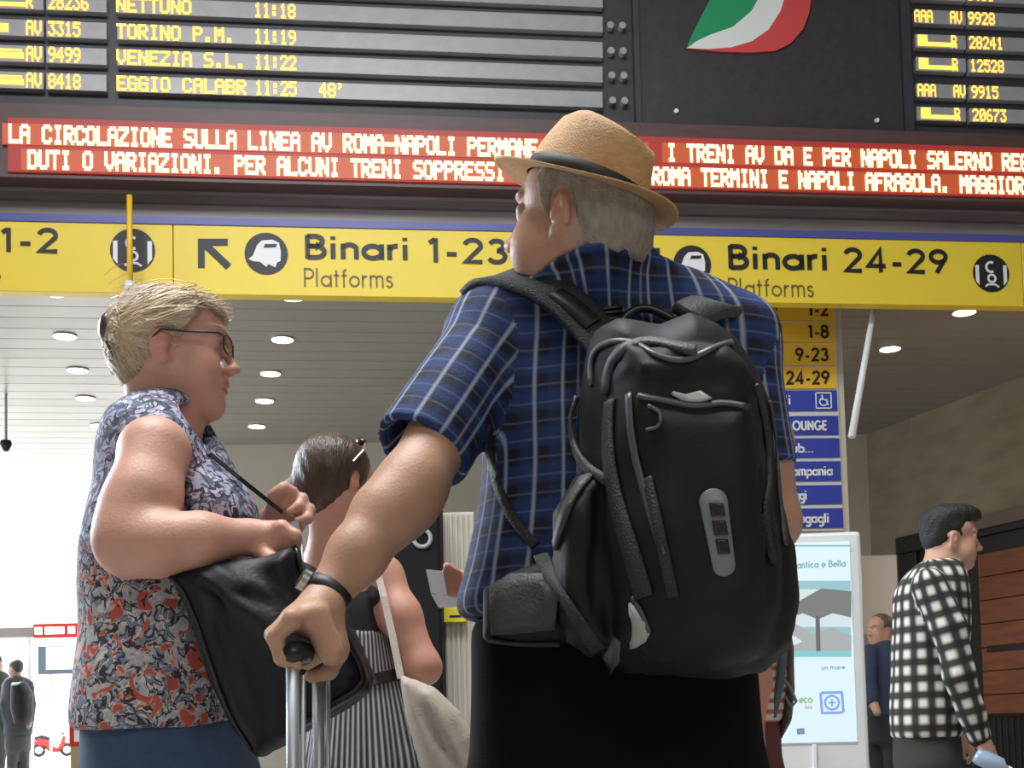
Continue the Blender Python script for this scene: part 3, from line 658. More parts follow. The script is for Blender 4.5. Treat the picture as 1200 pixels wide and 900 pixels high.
def loft(secs, p=2.2, cap=.02):       # secs: (z, cx, cy, rx, ry), any order in z
    S = np.array(sorted(secs), float); n = len(S); tt = np.linspace(0, n-1, n*8); D = []
    for t in tt:                      # Catmull-Rom through the sections
        i = min(int(t), n-2); u = t-i; p0, p1, p2, p3 = S[max(i-1, 0)], S[i], S[i+1], S[min(i+2, n-1)]
        D.append(.5*((2*p1)+(-p0+p2)*u+(2*p0-5*p1+4*p2-p3)*u*u+(-p0+3*p1-3*p2+p3)*u**3))
    D = np.array(D); D = D[np.argsort(D[:, 0])]; z0, z1 = D[0, 0], D[-1, 0]
    def fn(X, Y, Z):
        g = [np.interp(Z, D[:, 0], D[:, k]).astype(f32) for k in (1, 2, 3, 4)]
        k = ((np.abs((X-g[0])/g[2]))**p+(np.abs((Y-g[1])/g[3]))**p)**(1/p)
        d = (k-1)*np.minimum(g[2], g[3]); c = np.maximum(z0-Z, Z-z1)
        dd = np.maximum(d+cap, 0); cc = np.maximum(c+cap, 0)
        return np.sqrt(dd*dd+cc*cc)+np.minimum(np.maximum(d+cap, c+cap), 0)-cap
    return fn, A3((D[:, 1]-D[:, 3]).min() if 0 else ((D[:, 1]-D[:, 3]).min(), (D[:, 2]-D[:, 4]).min(), z0)), A3(((D[:, 1]+D[:, 3]).max(), (D[:, 2]+D[:, 4]).max(), z1))
def pxloft(rows):                     # rows: (y_px, x_centre_px, half_width_px, half_depth_m, Y)
    o = []
    for y, cx, hw, ry, Y in rows: q_ = P(cx, y, Y); o.append((q_[2], q_[0], Y, hw*mpp(Y), ry))
    return o
def pillow(poly_px, Y, th, soft, tilt=0.0, ref=None, front=None):   # soft cushion whose outline (seen square on) is poly_px at depth Y; tilt = dY/dX
    pts = np.array([P(a, b, Y) for a, b in poly_px]); xr = pts[:, 0].mean() if ref is None else P(ref, 600, Y)[0]
    pts = np.array([P(a, b, Y+tilt*(P(a, b, Y)[0]-xr)) for a, b in poly_px])
    qx = pts[:, 0]; qz = pts[:, 2]; n = len(qx)
    def fn(X, Yy, Z):
        X, Z2 = np.broadcast_arrays(X, Z); d = np.full(X.shape, 1e9, f32); s = np.ones(X.shape, f32)
        for i in range(n):
            j = i-1; ex = qx[j]-qx[i]; ez = qz[j]-qz[i]; wx = X-qx[i]; wz = Z2-qz[i]
            t = np.clip((wx*ex+wz*ez)/(ex*ex+ez*ez+1e-12), 0, 1); d = np.minimum(d, (wx-ex*t)**2+(wz-ez*t)**2)
            c1 = Z2 >= qz[i]; c2 = Z2 < qz[j]; c3 = ex*wz > ez*wx
            s = np.where((c1 & c2 & c3) | (~c1 & ~c2 & ~c3), -s, s)
        d = s*np.sqrt(d)
        prof = th*np.sqrt(np.clip(1-(1-np.clip(-d/soft, 0, 1))**2, 0, 1))
        yy = Yy-(Y+tilt*(X-xr)); a = np.abs(yy)-prof
        return np.where(d > 0, np.sqrt(d*d+np.maximum(np.abs(yy), 0)**2), np.maximum(a*.6, d)).astype(f32)
    return fn, A3((qx.min(), pts[:, 1].min()-th-.01, qz.min())), A3((qx.max(), pts[:, 1].max()+th+.01, qz.max()))

class Fig:
    def __init__(s): s.ops = []; s.disp = None
    def add(s, prim, k=.02, mode='u'): s.ops.append((prim[0], prim[1], prim[2], k, mode)); return s
    def chain(s, pts, k=.02):
        for (a, ra), (b, rb) in zip(pts, pts[1:]): s.add(cone(a, b, ra, rb), k)
        return s
    @staticmethod
    def comb(a, b, k, mode):
        if mode == 'u':
            h = np.maximum(k-np.abs(a-b), 0)/k if k else 0; return np.minimum(a, b)-h*h*k*.25
        b = -b if mode == 's' else b
        h = np.maximum(k-np.abs(a-b), 0)/k if k else 0; return np.maximum(a, b)+h*h*k*.25
    def dist(s, Pt):
        Pt = np.asarray(Pt, f32); X, Y, Z = Pt[:, 0], Pt[:, 1], Pt[:, 2]; F = np.full(len(Pt), 5., f32)
        for fn, lo, hi, k, mode in s.ops: F = s.comb(F, fn(X, Y, Z), k, mode)
        if s.disp: F = F+s.disp(X, Y, Z)
        return F
    def grad(s, Pt, e=.002):
        Pt = np.asarray(Pt, f32); g = np.stack([s.dist(Pt+A3(d)*e)-s.dist(Pt-A3(d)*e) for d in np.eye(3)], 1); return g/(np.linalg.norm(g, axis=1, keepdims=True)+1e-9)
    def hit(s, pix, Y0=1.0, off=0.0, far=None):  # where the camera's line through each pixel meets the solid
        D = np.array([ray(a, b) for a, b in pix]); D = D/D[:, 1:2]; t = np.full(len(pix), float(Y0)); o = np.array([0, 0, CAMZ]); nD = np.linalg.norm(D, axis=1)
        best = np.full(len(pix), 9.); tb = t.copy()
        for _ in range(90):
            d = s.dist(o+D*t[:, None]); u = d < best; best[u] = d[u]; tb[u] = t[u]
            t = t+np.clip(d*.6, -.01, .2)/nD
        pt = o+D*tb[:, None]; miss = best > .004
        n = s.grad(pt); d = np.where(miss, off, s.dist(pt)); pt = pt-n*(d-off)[:, None]
        s.ok = best < .012
        return pt, n
    def mesh(s, h, fine=(), pad=.02, lo=None, hi=None):
        L = np.min([o[1] for o in s.ops if o[4] == 'u'], axis=0)-pad; H = np.max([o[2] for o in s.ops if o[4] == 'u'], axis=0)+pad
        if lo is not None: L = np.maximum(L, lo)
        if hi is not None: H = np.minimum(H, hi)
        ax = []
        for i in range(3):
            c = [float(L[i])]
            while c[-1] < H[i]:
                st = h
                for (a, b, hh) in [f_[1:] for f_ in fine if f_[0] == i]:
                    if a-hh*3 <= c[-1] <= b: st = min(st, hh)
                c.append(c[-1]+st)
            ax.append(np.array(c, f32))
        xs, ys, zs = ax; F = np.full((len(xs), len(ys), len(zs)), .5, f32)
        for fn, lo_, hi_, k, mode in s.ops:
            mg = max(k, .0)+h*3; sl = []
            for i in range(3):
                a = np.searchsorted(ax[i], lo_[i]-mg); b = np.searchsorted(ax[i], hi_[i]+mg); sl.append(slice(a, b))
            if mode == 'i': sl = [slice(None)]*3
            if any(q_.stop is not None and q_.stop <= q_.start for q_ in sl): continue
            sl = tuple(sl); d = fn(xs[sl[0]][:, None, None], ys[sl[1]][None, :, None], zs[sl[2]][None, None, :])
            F[sl] = s.comb(F[sl], d, k, mode)
        if s.disp:
            I = np.nonzero(np.abs(F) < .035); F[I] += s.disp(xs[I[0]], ys[I[1]], zs[I[2]])
        return nets(F, xs, ys, zs)
def nets(F, xs, ys, zs):
    ins = F < 0; nx, ny, nz = F.shape
    c = ins[:-1, :-1, :-1].astype(np.int8)
    cnt = np.zeros((nx-1, ny-1, nz-1), np.int8)
    for i in (0, 1):
        for j in (0, 1):
            for k in (0, 1): cnt += ins[i:nx-1+i, j:ny-1+j, k:nz-1+k]
    act = (cnt > 0) & (cnt < 8); I, J, K = np.nonzero(act); N = len(I)
    if not N: return np.zeros((0, 3)), np.zeros((0, 4), int)
    idx = np.full(act.shape, -1, np.int32); idx[I, J, K] = np.arange(N)
    acc = np.zeros((N, 3)); w_ = np.zeros(N); ax = (xs, ys, zs)
    cr = [(i, j, k) for i in (0, 1) for j in (0, 1) for k in (0, 1)]
    for a in cr:
        for d in range(3):
            if a[d]: continue
            b = list(a); b[d] = 1
            fa = F[I+a[0], J+a[1], K+a[2]]; fb = F[I+b[0], J+b[1], K+b[2]]; m_ = (fa < 0) != (fb < 0)
            t = np.where(m_, fa/(fa-fb+1e-12), 0); ia = (I+a[0], J+a[1], K+a[2])
            for e in range(3):
                p0 = ax[e][ia[e]]
                if e == d: p0 = p0+t*(ax[e][np.minimum(ia[e]+1, len(ax[e])-1)]-p0)
                acc[:, e] += np.where(m_, p0, 0)
            w_ += m_
    V = acc/np.maximum(w_, 1)[:, None]; Q = []
    for d in range(3):
        sa = [slice(None)]*3; sb = [slice(None)]*3; sa[d] = slice(0, -1); sb[d] = slice(1, None)
        ch = ins[tuple(sa)] != ins[tuple(sb)]; e1, e2 = [q_ for q_ in range(3) if q_ != d]
        g = list(np.nonzero(ch)); ok = (g[e1] > 0) & (g[e2] > 0) & (g[e1] < F.shape[e1]-1) & (g[e2] < F.shape[e2]-1); g = [q_[ok] for q_ in g]
        def at_(u, v): h_ = [q_.copy() for q_ in g]; h_[e1] -= u; h_[e2] -= v; return idx[tuple(h_)]
        qd = np.stack([at_(1, 1), at_(0, 1), at_(0, 0), at_(1, 0)], 1); fl = ins[tuple(sa)][tuple(g)]
        if d == 1: fl = ~fl
        qd = np.where(fl[:, None], qd, qd[:, ::-1]); Q.append(qd)
    return V, np.concatenate(Q)
def npmesh(name, V, Q, M, parent, origin, color=None, uv=None, kind=None):
    if callable(uv): uv = uv(V, Q)
    V = V-np.array(origin); me = bpy.data.meshes.new(name); me.vertices.add(len(V)); me.vertices.foreach_set('co', V.astype(f32).ravel())
    me.loops.add(len(Q)*4); me.loops.foreach_set('vertex_index', Q.astype(np.int32).ravel()); me.polygons.add(len(Q))
    me.polygons.foreach_set('loop_start', np.arange(0, len(Q)*4, 4, dtype=np.int32)); me.polygons.foreach_set('loop_total', np.full(len(Q), 4, np.int32))
    me.update(calc_edges=True); me.validate(); me.shade_smooth(); me.materials.append(M)
    if color is not None:
        a = me.color_attributes.new('tone', 'FLOAT_COLOR', 'POINT'); a.data.foreach_set('color', np.concatenate([color, np.ones((len(V), 1))], 1).astype(f32).ravel())
    if uv is not None:
        a = me.attributes.new('cloth', 'FLOAT_VECTOR', 'CORNER'); a.data.foreach_set('vector', uv.astype(f32).ravel())
    return link(name, me, None, parent, kind)
def wob(sc, amp, seed=0, n=5, st=(1, 1, 1)):     # gentle folds: a few warped waves
    r = np.random.default_rng(seed); D = r.normal(size=(n, 3))*np.array(st); D /= np.linalg.norm(D, axis=1, keepdims=True); ph = r.uniform(0, 6.28, n); fr = sc*r.uniform(.6, 1.6, n)
    def fn(X, Y, Z):
        o = 0
        for i in range(n):
            u = (D[i, 0]*X+D[i, 1]*Y+D[i, 2]*Z)*fr[i]+ph[i]; o = o+np.sin(u+1.3*np.sin(u*.37+ph[(i+1) % n]))
        return (amp/n*o).astype(f32)
    return fn
def folds(spec):                      # spec: list of (point, direction along the fold, length, width, depth): creases and ridges
    S = [(A3(p), A3(d)/np.linalg.norm(d), L, w_, a) for p, d, L, w_, a in spec]
    def fn(X, Y, Z):
        o = 0
        for p, d, L, w_, a in S:
            x = X-p[0]; y = Y-p[1]; z = Z-p[2]; t = np.clip(x*d[0]+y*d[1]+z*d[2], -L, L)
            r2 = (x-t*d[0])**2+(y-t*d[1])**2+(z-t*d[2])**2; o = o+a*np.exp(-r2/(w_*w_))*(1-(t/L)**2*.8)
        return np.asarray(o, f32)
    return fn

# ---- head in its own frame (x forward, y to its left, z up; origin between the ears at eye level)
def frame(yaw, pitch=0, roll=0):      # yaw 0 faces +X; pitch>0 nods down; roll>0 leans to its right
    f = np.array([math.cos(yaw)*math.cos(pitch), math.sin(yaw)*math.cos(pitch), -math.sin(pitch)]); u = np.array([0, 0, 1.]); l = np.cross(u, f); l /= np.linalg.norm(l); u = np.cross(f, l)
    c, s_ = math.cos(roll), math.sin(roll); l2 = l*c+u*s_; u2 = u*c-l*s_
    return np.stack([f, l2, u2], 1)
def rotl(a, ax):                      # small local rotations
    c, s_ = math.cos(a), math.sin(a)
    return np.array({'x': [[1, 0, 0], [0, c, -s_], [0, s_, c]], 'y': [[c, 0, s_], [0, 1, 0], [-s_, 0, c]], 'z': [[c, -s_, 0], [s_, c, 0], [0, 0, 1]]}[ax])
def head(fig, c, M, s=1.0, jowl=0.0, nose=1.0, female=False):
    c = np.array(c); T = lambda x, y, z: c+M@(np.array([x, y, z])*s)
    def E(p, r, k=.015, mode='u', R=None): fig.add(ell(T(*p), np.array(r)*s, M if R is None else M@R), k*s, mode)
    def C(p, q_, ra, rb, k=.015, mode='u'): fig.add(cone(T(*p), T(*q_), ra*s, rb*s), k*s, mode)
    E((-.018, 0, .032), (.096, .077, .084)); E((.028, 0, .035), (.062, .066, .062), .02); E((-.05, 0, .0), (.055, .062, .055), .03)
    E((.03, 0, -.045), (.055, .054, .066), .03)
    for y in (-1, 1):
        C((-.01, y*.056, -.045), (.058, y*.018, -.098), .017+jowl*.5, .017, .03); E((.056, y*.034, -.032), (.030, .024, .028), .025)
        E((.050, y*.040, -.062), (.028+jowl, .02+jowl, .026+jowl), .03)
    E((.070, 0, -.100), (.021, .025, .018), .02)
    if jowl: E((.035, 0, -.112), (.05, .038, .018+jowl), .03)
    C((.084, -.03, .024), (.084, .03, .024), .011, .011, .02)
    for y in (-1, 1):
        E((.094, y*.030, .003), (.014, .019, .013), .014, 's'); E((.0765, y*.031, .002), (.0145, .0145, .0135), .003)
        C((.088, y*.014, .011), (.082, y*.047, .008), .0035, .0035, .006); C((.086, y*.016, -.008), (.080, y*.044, -.008), .003, .003, .008)
        C((.0955, y*.012, .027), (.082, y*.050, .029), .0042, .003, .006)
    nr = .82 if female else 1.0
    C((.090, 0, .010), (.110*nose, 0, -.034), .0075*nr, .0105*nr, .014); E((.113*nose, 0, -.038), (.012*nr, .012*nr, .0105*nr), .008)
    for y in (-1, 1):
        E((.103*nose, y*.0115, -.041), (.0105, .0078, .0085), .006); E((.106*nose, y*.007, -.0495), (.005, .0035, .004), .003, 's')
    C((.094, -.0, -.050), (.093, 0, -.060), .006, .007, .012)
    E((.0925, 0, -.0655), (.0105, .024, .0062), .006); E((.0895, 0, -.0785), (.0105, .021, .0072), .006)
    C((.101, -.015, -.0715), (.101, .015, -.0715), .0028, .0028, .004, 's'); C((.097, -.022, -.0722), (.1, 0, -.0715), .0016, .002, .004, 's'); C((.097, .022, -.0722), (.1, 0, -.0715), .0016, .002, .004, 's')
    for y in (-1, 1):                 # ears: rim, lobe, hollow
        R = rotl(y*-.35, 'z')@rotl(.18, 'y')
        E((-.010, y*.079, -.013), (.020, .0085, .031), .006, 'u', R); E((-.004, y*.077, -.041), (.010, .007, .010), .008)
        E((-.006, y*.0885, -.007), (.0115, .0065, .019), .004, 's', R); E((-.001, y*.082, -.018), (.007, .006, .010), .004)
    return T
def head_tones(T, s, V, base, lips=(.50, .17, .14), brow=(.12, .07, .045), iris=(.08, .1, .12), ear=(.0, .0, .0), brow_k=.8, red=.12):
    col_ = np.tile(np.array(base, float), (len(V), 1))
    def spot(p, r, c, k=1.0, soft=.35):
        d = np.linalg.norm((V-T(*p))/(np.array(r)*s if hasattr(r, '__len__') else r*s), axis=1); w_ = np.clip((1-d)/soft, 0, 1)*k; col_[:] = col_*(1-w_[:, None])+np.array(c)*w_[:, None]
    b = np.array(base); rd = np.array([b[0]*1.08, b[1]*.66, b[2]*.62])
    for y in (-1, 1):
        spot((.065, y*.045, -.032), .036, rd, red*4, 1.0); spot((-.005, y*.083, -.014), .036, rd, .45, .8)
        spot((.086, y*.031, .002), .0135, (.42, .39, .37), 1, .3); spot((.092, y*.0315, .002), .0068, iris, 1, .4)
        for k in range(5): spot((.0975-k*.003, y*(.013+k*.009), .027+.0006*k), .0075, brow, brow_k, .8)
    spot((.112, 0, -.038), .02, rd, .5, 1.0)
    for k in range(-3, 4): spot((.102-abs(k)*.0015, k*.0062, -.066), .0062, lips, .8, .6); spot((.099-abs(k)*.0015, k*.0058, -.078), .0068, lips, .8, .6)
    return col_

def skinmat(name, base): return mat(name, base, .48, attr='tone', noise=(38, .28, tuple(q*.84 for q in base)), bump=(220, .12), spec=.35)
def clothmat(name, c, rough=.85, noise=None, bump=(260, .25), sheen=.0): return mat(name, c, rough, noise=noise or (25, .35, tuple(q*.8 for q in c)), bump=bump, sheen=sheen)

def nodes_cloth(name, rough=.85):     # material whose pattern follows the cloth coordinates (u across, v along)
    M = bpy.data.materials.new(name); M.use_nodes = True; nt = M.node_tree; b = nt.nodes['Principled BSDF']; b.inputs['Roughness'].default_value = rough
    a = nt.nodes.new('ShaderNodeAttribute'); a.attribute_name = 'cloth'; sx = nt.nodes.new('ShaderNodeSeparateXYZ'); nt.links.new(a.outputs['Vector'], sx.inputs[0])
    t = nt.nodes.new('ShaderNodeTexNoise'); t.inputs['Scale'].default_value = 320; tc = nt.nodes.new('ShaderNodeTexCoord'); nt.links.new(tc.outputs['Object'], t.inputs['Vector'])
    bp = nt.nodes.new('ShaderNodeBump'); bp.inputs['Strength'].default_value = .25; bp.inputs['Distance'].default_value = .004; nt.links.new(t.outputs['Fac'], bp.inputs['Height']); nt.links.new(bp.outputs[0], b.inputs['Normal'])
    def mth(op, *ins):
        n = nt.nodes.new('ShaderNodeMath'); n.operation = op
        for i, v in enumerate(ins):
            if isinstance(v, (int, float)): n.inputs[i].default_value = v
            else: nt.links.new(v, n.inputs[i])
        return n.outputs[0]
    def stripe(c, period, width, off=0., soft=.04):  # 1 inside a stripe of the given share of the period
        fr = mth('FRACT', mth('DIVIDE', mth('ADD', c, off+50*period), period)); d = mth('ABSOLUTE', mth('SUBTRACT', fr, .5))
        n = nt.nodes.new('ShaderNodeMapRange'); nt.links.new(d, n.inputs[0]); n.inputs[1].default_value = width/2+soft; n.inputs[2].default_value = max(width/2-soft, 0); return n.outputs[0]
    def mix(f_, a_, b_):
        n = nt.nodes.new('ShaderNodeMix'); n.data_type = 'RGBA'
        for i, v in ((0, f_), (6, a_), (7, b_)):
            if isinstance(v, tuple): n.inputs[i].default_value = (*v, 1)
            elif isinstance(v, (int, float)): n.inputs[i].default_value = v
            else: nt.links.new(v, n.inputs[i])
        return n.outputs[2]
    def done(c): nt.links.new(c, b.inputs['Base Color']); return M
    return sx.outputs[0], sx.outputs[1], mth, stripe, mix, done, tc, nt
def legs(fig, hipL, hipR, footL, footR, rt, rc, k=.03):
    for h_, f_ in ((hipL, footL), (hipR, footR)):
        h_ = np.array(h_, float); f_ = np.array(f_, float); kn = h_*.48+f_*.52+np.array([0, -.0, 0.02])
        fig.chain([(h_, rt), (kn, rt*.72), (f_+np.array([0, 0, .09]), rc)], k)
def shoe(parent, p, yaw, M, origin, L=.27):
    g_ = Fig(); Mx = frame(yaw); c = np.array([p[0], p[1], 0.]); t = lambda x, y, z: c+Mx@np.array([x, y, z])
    g_.add(ell(t(.05, 0, .035), (.12, .045, .042), Mx), .02); g_.add(ell(t(-.05, 0, .05), (.06, .04, .055), Mx), .03); g_.add(cone(t(-.05, 0, .06), t(-.05, 0, .11), .042, .045), .03)
    g_.add(rbox(t(.02, 0, -.03), (.3, .3, .035), .0), 0, 's')
    V, Q = g_.mesh(.010); return npmesh('shoe', V, Q, M, parent, origin)
def uv_figure(V_, torso_c, sleeves, R=.2, torso=None):
    """cloth coordinates per face corner: around the trunk and up it, or around and along each sleeve (whole faces belong to one or the other, like a sewn seam)"""
    def fn(V, Q):
        C_ = V[Q].mean(1); K = V[Q].reshape(-1, 3)
        def wrap(a): a = a.reshape(-1, 4); bad = (a.max(1)-a.min(1)) > math.pi; a[bad] = np.where(a[bad] < 0, a[bad]+2*math.pi, a[bad]); return a.ravel()
        u = wrap(np.arctan2(K[:, 0]-torso_c[0], -(K[:, 1]-torso_c[1])))*R; v = K[:, 2].copy()
        for a, b, r, thr, *own in sleeves:
            a = np.array(a); b = np.array(b); d = b-a; L = np.linalg.norm(d); d /= L; x = np.cross(d, [0, 1, 0]); x /= np.linalg.norm(x); y = np.cross(d, x); y = -y if y[1] > 0 else y
            w_ = C_-a; t = w_@d; rad = np.linalg.norm(w_-np.outer(t, d), axis=1); sel = (rad < r*1.3) & (t > thr) & (t < L+.09)
            if own:
                cx, cy, cz_ = [C_[:, i_].astype(f32) for i_ in range(3)]; sel = np.min([p_[0](cx, cy, cz_) for p_ in own[0]], axis=0) < torso[0](cx, cy, cz_)
            sel = np.repeat(sel, 4)
            w_ = K-a; ang = wrap(np.arctan2(w_@x, w_@y)); u = np.where(sel, ang*r, u); v = np.where(sel, w_@d, v)
        return np.stack([u, v, np.zeros(len(u))], 1)
    return fn
# ================================================================ THE MAN IN THE STRAW HAT
MANS = (.50, .285, .19)
mY = 2.05
man = thing('person', (P(722, 800, mY)[0], mY, 0), 'man seen from behind in navy plaid short-sleeved shirt, black trousers and backpack', 'person'); mo = np.array(man.location)
hc = P(678, 256, 1.97); HM = frame(math.pi-math.radians(28), math.radians(-9), math.radians(-2)); hs = 1.03
B_ = Fig(); HT = head(B_, hc, HM, hs, jowl=.006, nose=1.0)
B_.add(cone(HT(-.035, 0, -.05), P(712, 345, 2.04), .064, .074), .03); B_.add(cone(HT(.01, 0, -.085), P(690, 335, 1.99), .045, .06), .03)
neck_ops = list(B_.ops)
B_.chain([(P(712, 350, 2.05), .07), (P(720, 480, 2.05), .10), (P(720, 700, 2.05), .12)], .04)
shL = P(582, 392, 2.04); elL = P(487, 562, 1.87); wrL = P(381, 700, 1.765)
shR = P(862, 405, 2.06); elR = P(903, 612, 2.03)
B_.chain([(P(712, 370, 2.05), .06), (shL, .062)], .03); B_.chain([(P(712, 370, 2.05), .06), (shR, .062)], .03)
fm = P(452, 604, 1.83)
B_.chain([(shL, .062), (P(530, 485, 1.95), .053), (elL, .047), (fm, .0475), (P(418, 651, 1.795), .040), (wrL, .0285)], .02)
B_.add(ell(P(478, 583, 1.855), (.046, .05, .052)), .03)
B_.chain([(shR, .062), (P(888, 520, 2.05), .054), (elR, .046), (P(880, 655, 2.18), .045), (P(852, 690, 2.30), .03)], .02)
B_.add(ell(P(842, 700, 2.34), (.03, .045, .045)), .02)
hatc = P(685, 224, 1.965)
hf = np.array([-math.cos(math.radians(28)), math.sin(math.radians(28)), 0]); el_ = math.radians(24)
fwd = hf*math.cos(el_)+np.array([0, 0, math.sin(el_)]); up = np.array([0, 0, 1.])*math.cos(el_)-hf*math.sin(el_); lf = np.cross(up, fwd)
ro = math.radians(2); lf2 = lf*math.cos(ro)+up*math.sin(ro); up2 = np.cross(fwd, lf2)
HX = np.stack([fwd, lf2, up2], 1)
B_.add(rbox(hatc+up2*.085, (.2, .2, .075), 0, HX), .01, 's')     # crown of the head pressed under the hat
# left hand closed on the grip
for i in range(4):
    d = 1.672+.0235*i; dz = [0, -2, -2, 1][i]
    kn = P(342, 726+dz, d); pip = P(322-[0, 2, 2, 0][i], 746+dz, d-.002); dip = P(330, 771+dz, d); tip = P(347, 779+dz, d+.002)
    B_.add(cone(P(373, 716, 1.745), kn, .023, .0145), .010); B_.add(cone(kn, pip, .0135, .0115), .005)
    B_.add(cone(pip, dip, .0112, .0102), .004); B_.add(cone(dip, tip, .0100, .0088), .004)
B_.add(cone(wrL, P(362, 728, 1.72), .028, .024), .015)
B_.add(cone(P(378, 712, 1.75), P(392, 760, 1.74), .026, .021), .015); B_.add(cone(P(370, 722, 1.70), P(388, 765, 1.70), .02, .018), .012)
th = [(P(388, 730, 1.78), .018), (P(396, 764, 1.79), .0145), (P(385, 786, 1.785), .0125), (P(366, 792, 1.775), .0105)]
B_.chain(th, .006); B_.add(cone(P(390, 755, 1.73), P(360, 775, 1.735), .014, .012), .006)
z_hd = hc[2]-.16; x_hand = P(410, 700, 1.75)[0]
V, Q = B_.mesh(.0065, fine=[(2, z_hd, 9, .003), (0, -9, x_hand, .003), (1, 1.6, 1.80, .0045), (2, P(380, 800, 1.75)[2], P(380, 700, 1.75)[2], .0035)])
tone = head_tones(HT, hs, V, MANS, brow=(.35, .27, .2), red=.15, brow_k=.5)
# red, sun-touched neck
d = np.linalg.norm(V-P(680, 300, 1.95), axis=1); w_ = np.clip(1-d/.10, 0, 1)[:, None]*.5; tone = tone*(1-w_)+np.array([.56, .24, .17])*w_
Lc = (V-np.array(hc))@HM/hs                     # cropped hair thins out into the skin at its edge
w_ = np.clip((Lc[:, 2]+.088)/.030, 0, 1)*np.clip((-.018-Lc[:, 0])/.02, 0, 1)*(np.abs(Lc[:, 1]) < .078)*np.clip((.13-np.abs(Lc[:, 0]))/.01, 0, 1)
tone = tone*(1-.85*w_[:, None])+np.array([.36, .30, .245])*.85*w_[:, None]
m_skinM = skinmat('skin_sunned', MANS); body = npmesh('body', V, Q, m_skinM, man, mo, tone)
# cropped grey hair
H_ = Fig(); E = lambda p, r, k=.02, mode='u', R=None: H_.add(ell(HT(*p), np.array(r)*hs, HM if R is None else HM@R), k, mode)
E((-.020, 0, .032), (.1010, .0835, .0870)); E((-.052, 0, -.004), (.0640, .0720, .066), .02); E((-.062, 0, -.030), (.044, .058, .045), .03)
H_.add(rbox(hatc+up2*.082, (.2, .2, .078), 0, HX), .006, 's')
E((-.062, 0, -.052), (.052, .064, .042), .03)
for y in (-1, 1): E((.024, y*.067, .016), (.026, .013, .040), .012)
H_.add(rbox(HT(.092, 0, -.0), np.array((.062, .12, .13))*hs, .0, HM@rotl(.30, 'y')), .006, 's')
for y in (-1, 1): E((-.006, y*.085, -.012), (.027, .030, .040), .008, 's')
H_.add(rbox(HT(-.03, 0, -.112), np.array((.15, .12, .050))*hs, .0, HM@rotl(-.12, 'y')), .008, 's')
H_.disp = wob(420, .0016, 3, 6)
V, Q = H_.mesh(.0035)
npmesh('hair', V, Q, mat('short_grey_hair', (.40, .34, .28), .8, noise=(90, .8, (.27, .225, .18), (1, 1, .5)), bump=(300, .6)), man, mo)['label'] = 'short grey hair'
# shirt
S_ = Fig()
S_.add(_tor := loft(pxloft([(298, 700, 58, .085, 2.00), (318, 704, 78, .100, 2.02), (340, 712, 122, .106, 2.045), (374, 722, 168, .110, 2.05), (410, 727, 172, .128, 2.06), (470, 726, 168, .138, 2.06), (560, 722, 160, .142, 2.06), (650, 715, 168, .150, 2.06), (700, 714, 180, .158, 2.06), (722, 715, 176, .156, 2.06)]), 2.3, .012), .02)
slA = P(588, 388, 2.045); slB = P(497, 524, 1.925); srA = P(852, 402, 2.065); srB = P(884, 545, 2.045)
dL = (slB-slA)/np.linalg.norm(slB-slA); dR = (srB-srA)/np.linalg.norm(srB-srA)
_sl = cutcone(slA, slB+dL*.012, .078, .0765); _sr = cutcone(srA, srB+dR*.012, .078, .068); S_.add(_sl, .035); S_.add(cone(P(680, 352, 2.05), slA, .070, .074), .04)
srA = P(852, 402, 2.065); srB = P(884, 545, 2.045)
S_.add(_sr, .035); S_.add(cone(P(760, 352, 2.05), srA, .070, .074), .04)
dL = (slB-slA)/np.linalg.norm(slB-slA); dR = (srB-srA)/np.linalg.norm(srB-srA)
def plane_cut(p, n_, hh=.12):         # a thick slab beyond the plane at p
    n_ = np.array(n_)/np.linalg.norm(n_); x = np.cross(n_, [0, 1, 0.3]); x /= np.linalg.norm(x); y = np.cross(n_, x); return rbox(np.array(p)+n_*.06, (hh, hh, .06), 0, np.stack([x, y, n_], 1))
S_.add(cone(slB-dL*.02, slB+dL*.07, .056, .0800), .003, 's'); S_.add(cone(srB-dR*.03, srB+dR*.08, .045, .062), .004, 's')
# collar: a band round the neck
nk_lo = P(640, 385, 1.99); tri, _n = B_.hit([(638, 316), (703, 287), (758, 305)], 1.3, 0)
pn = np.cross(tri[1]-tri[0], tri[2]-tri[0]); pn /= np.linalg.norm(pn); pn = -pn if pn[2] < 0 else pn
def collar_fn(X, Y, Z):              # cloth a finger thick round the neck, up to the collar line
    F = np.full(np.broadcast(X, Y, Z).shape, 5., f32)
    for fn, lo, hi, k, mode in neck_ops: F = Fig.comb(F, fn(X, Y, Z), k, mode)
    return np.maximum(np.maximum(F-.009, (X-tri[1][0])*pn[0]+(Y-tri[1][1])*pn[1]+(Z-tri[1][2])*pn[2]), nk_lo[2]-Z).astype(f32)
S_.add((collar_fn, A3(tri.min(0)-np.array([.03, .02, .10])), A3(tri.max(0)+np.array([.03, .22, .03]))), .022)
ck, _n = B_.hit([(x, y) for x, y in ((636, 322), (645, 313), (660, 302), (680, 293), (703, 289), (726, 292), (745, 300), (757, 310))], 1.3, .009)
S_.chain([(p, .0065) for p in ck], .010)
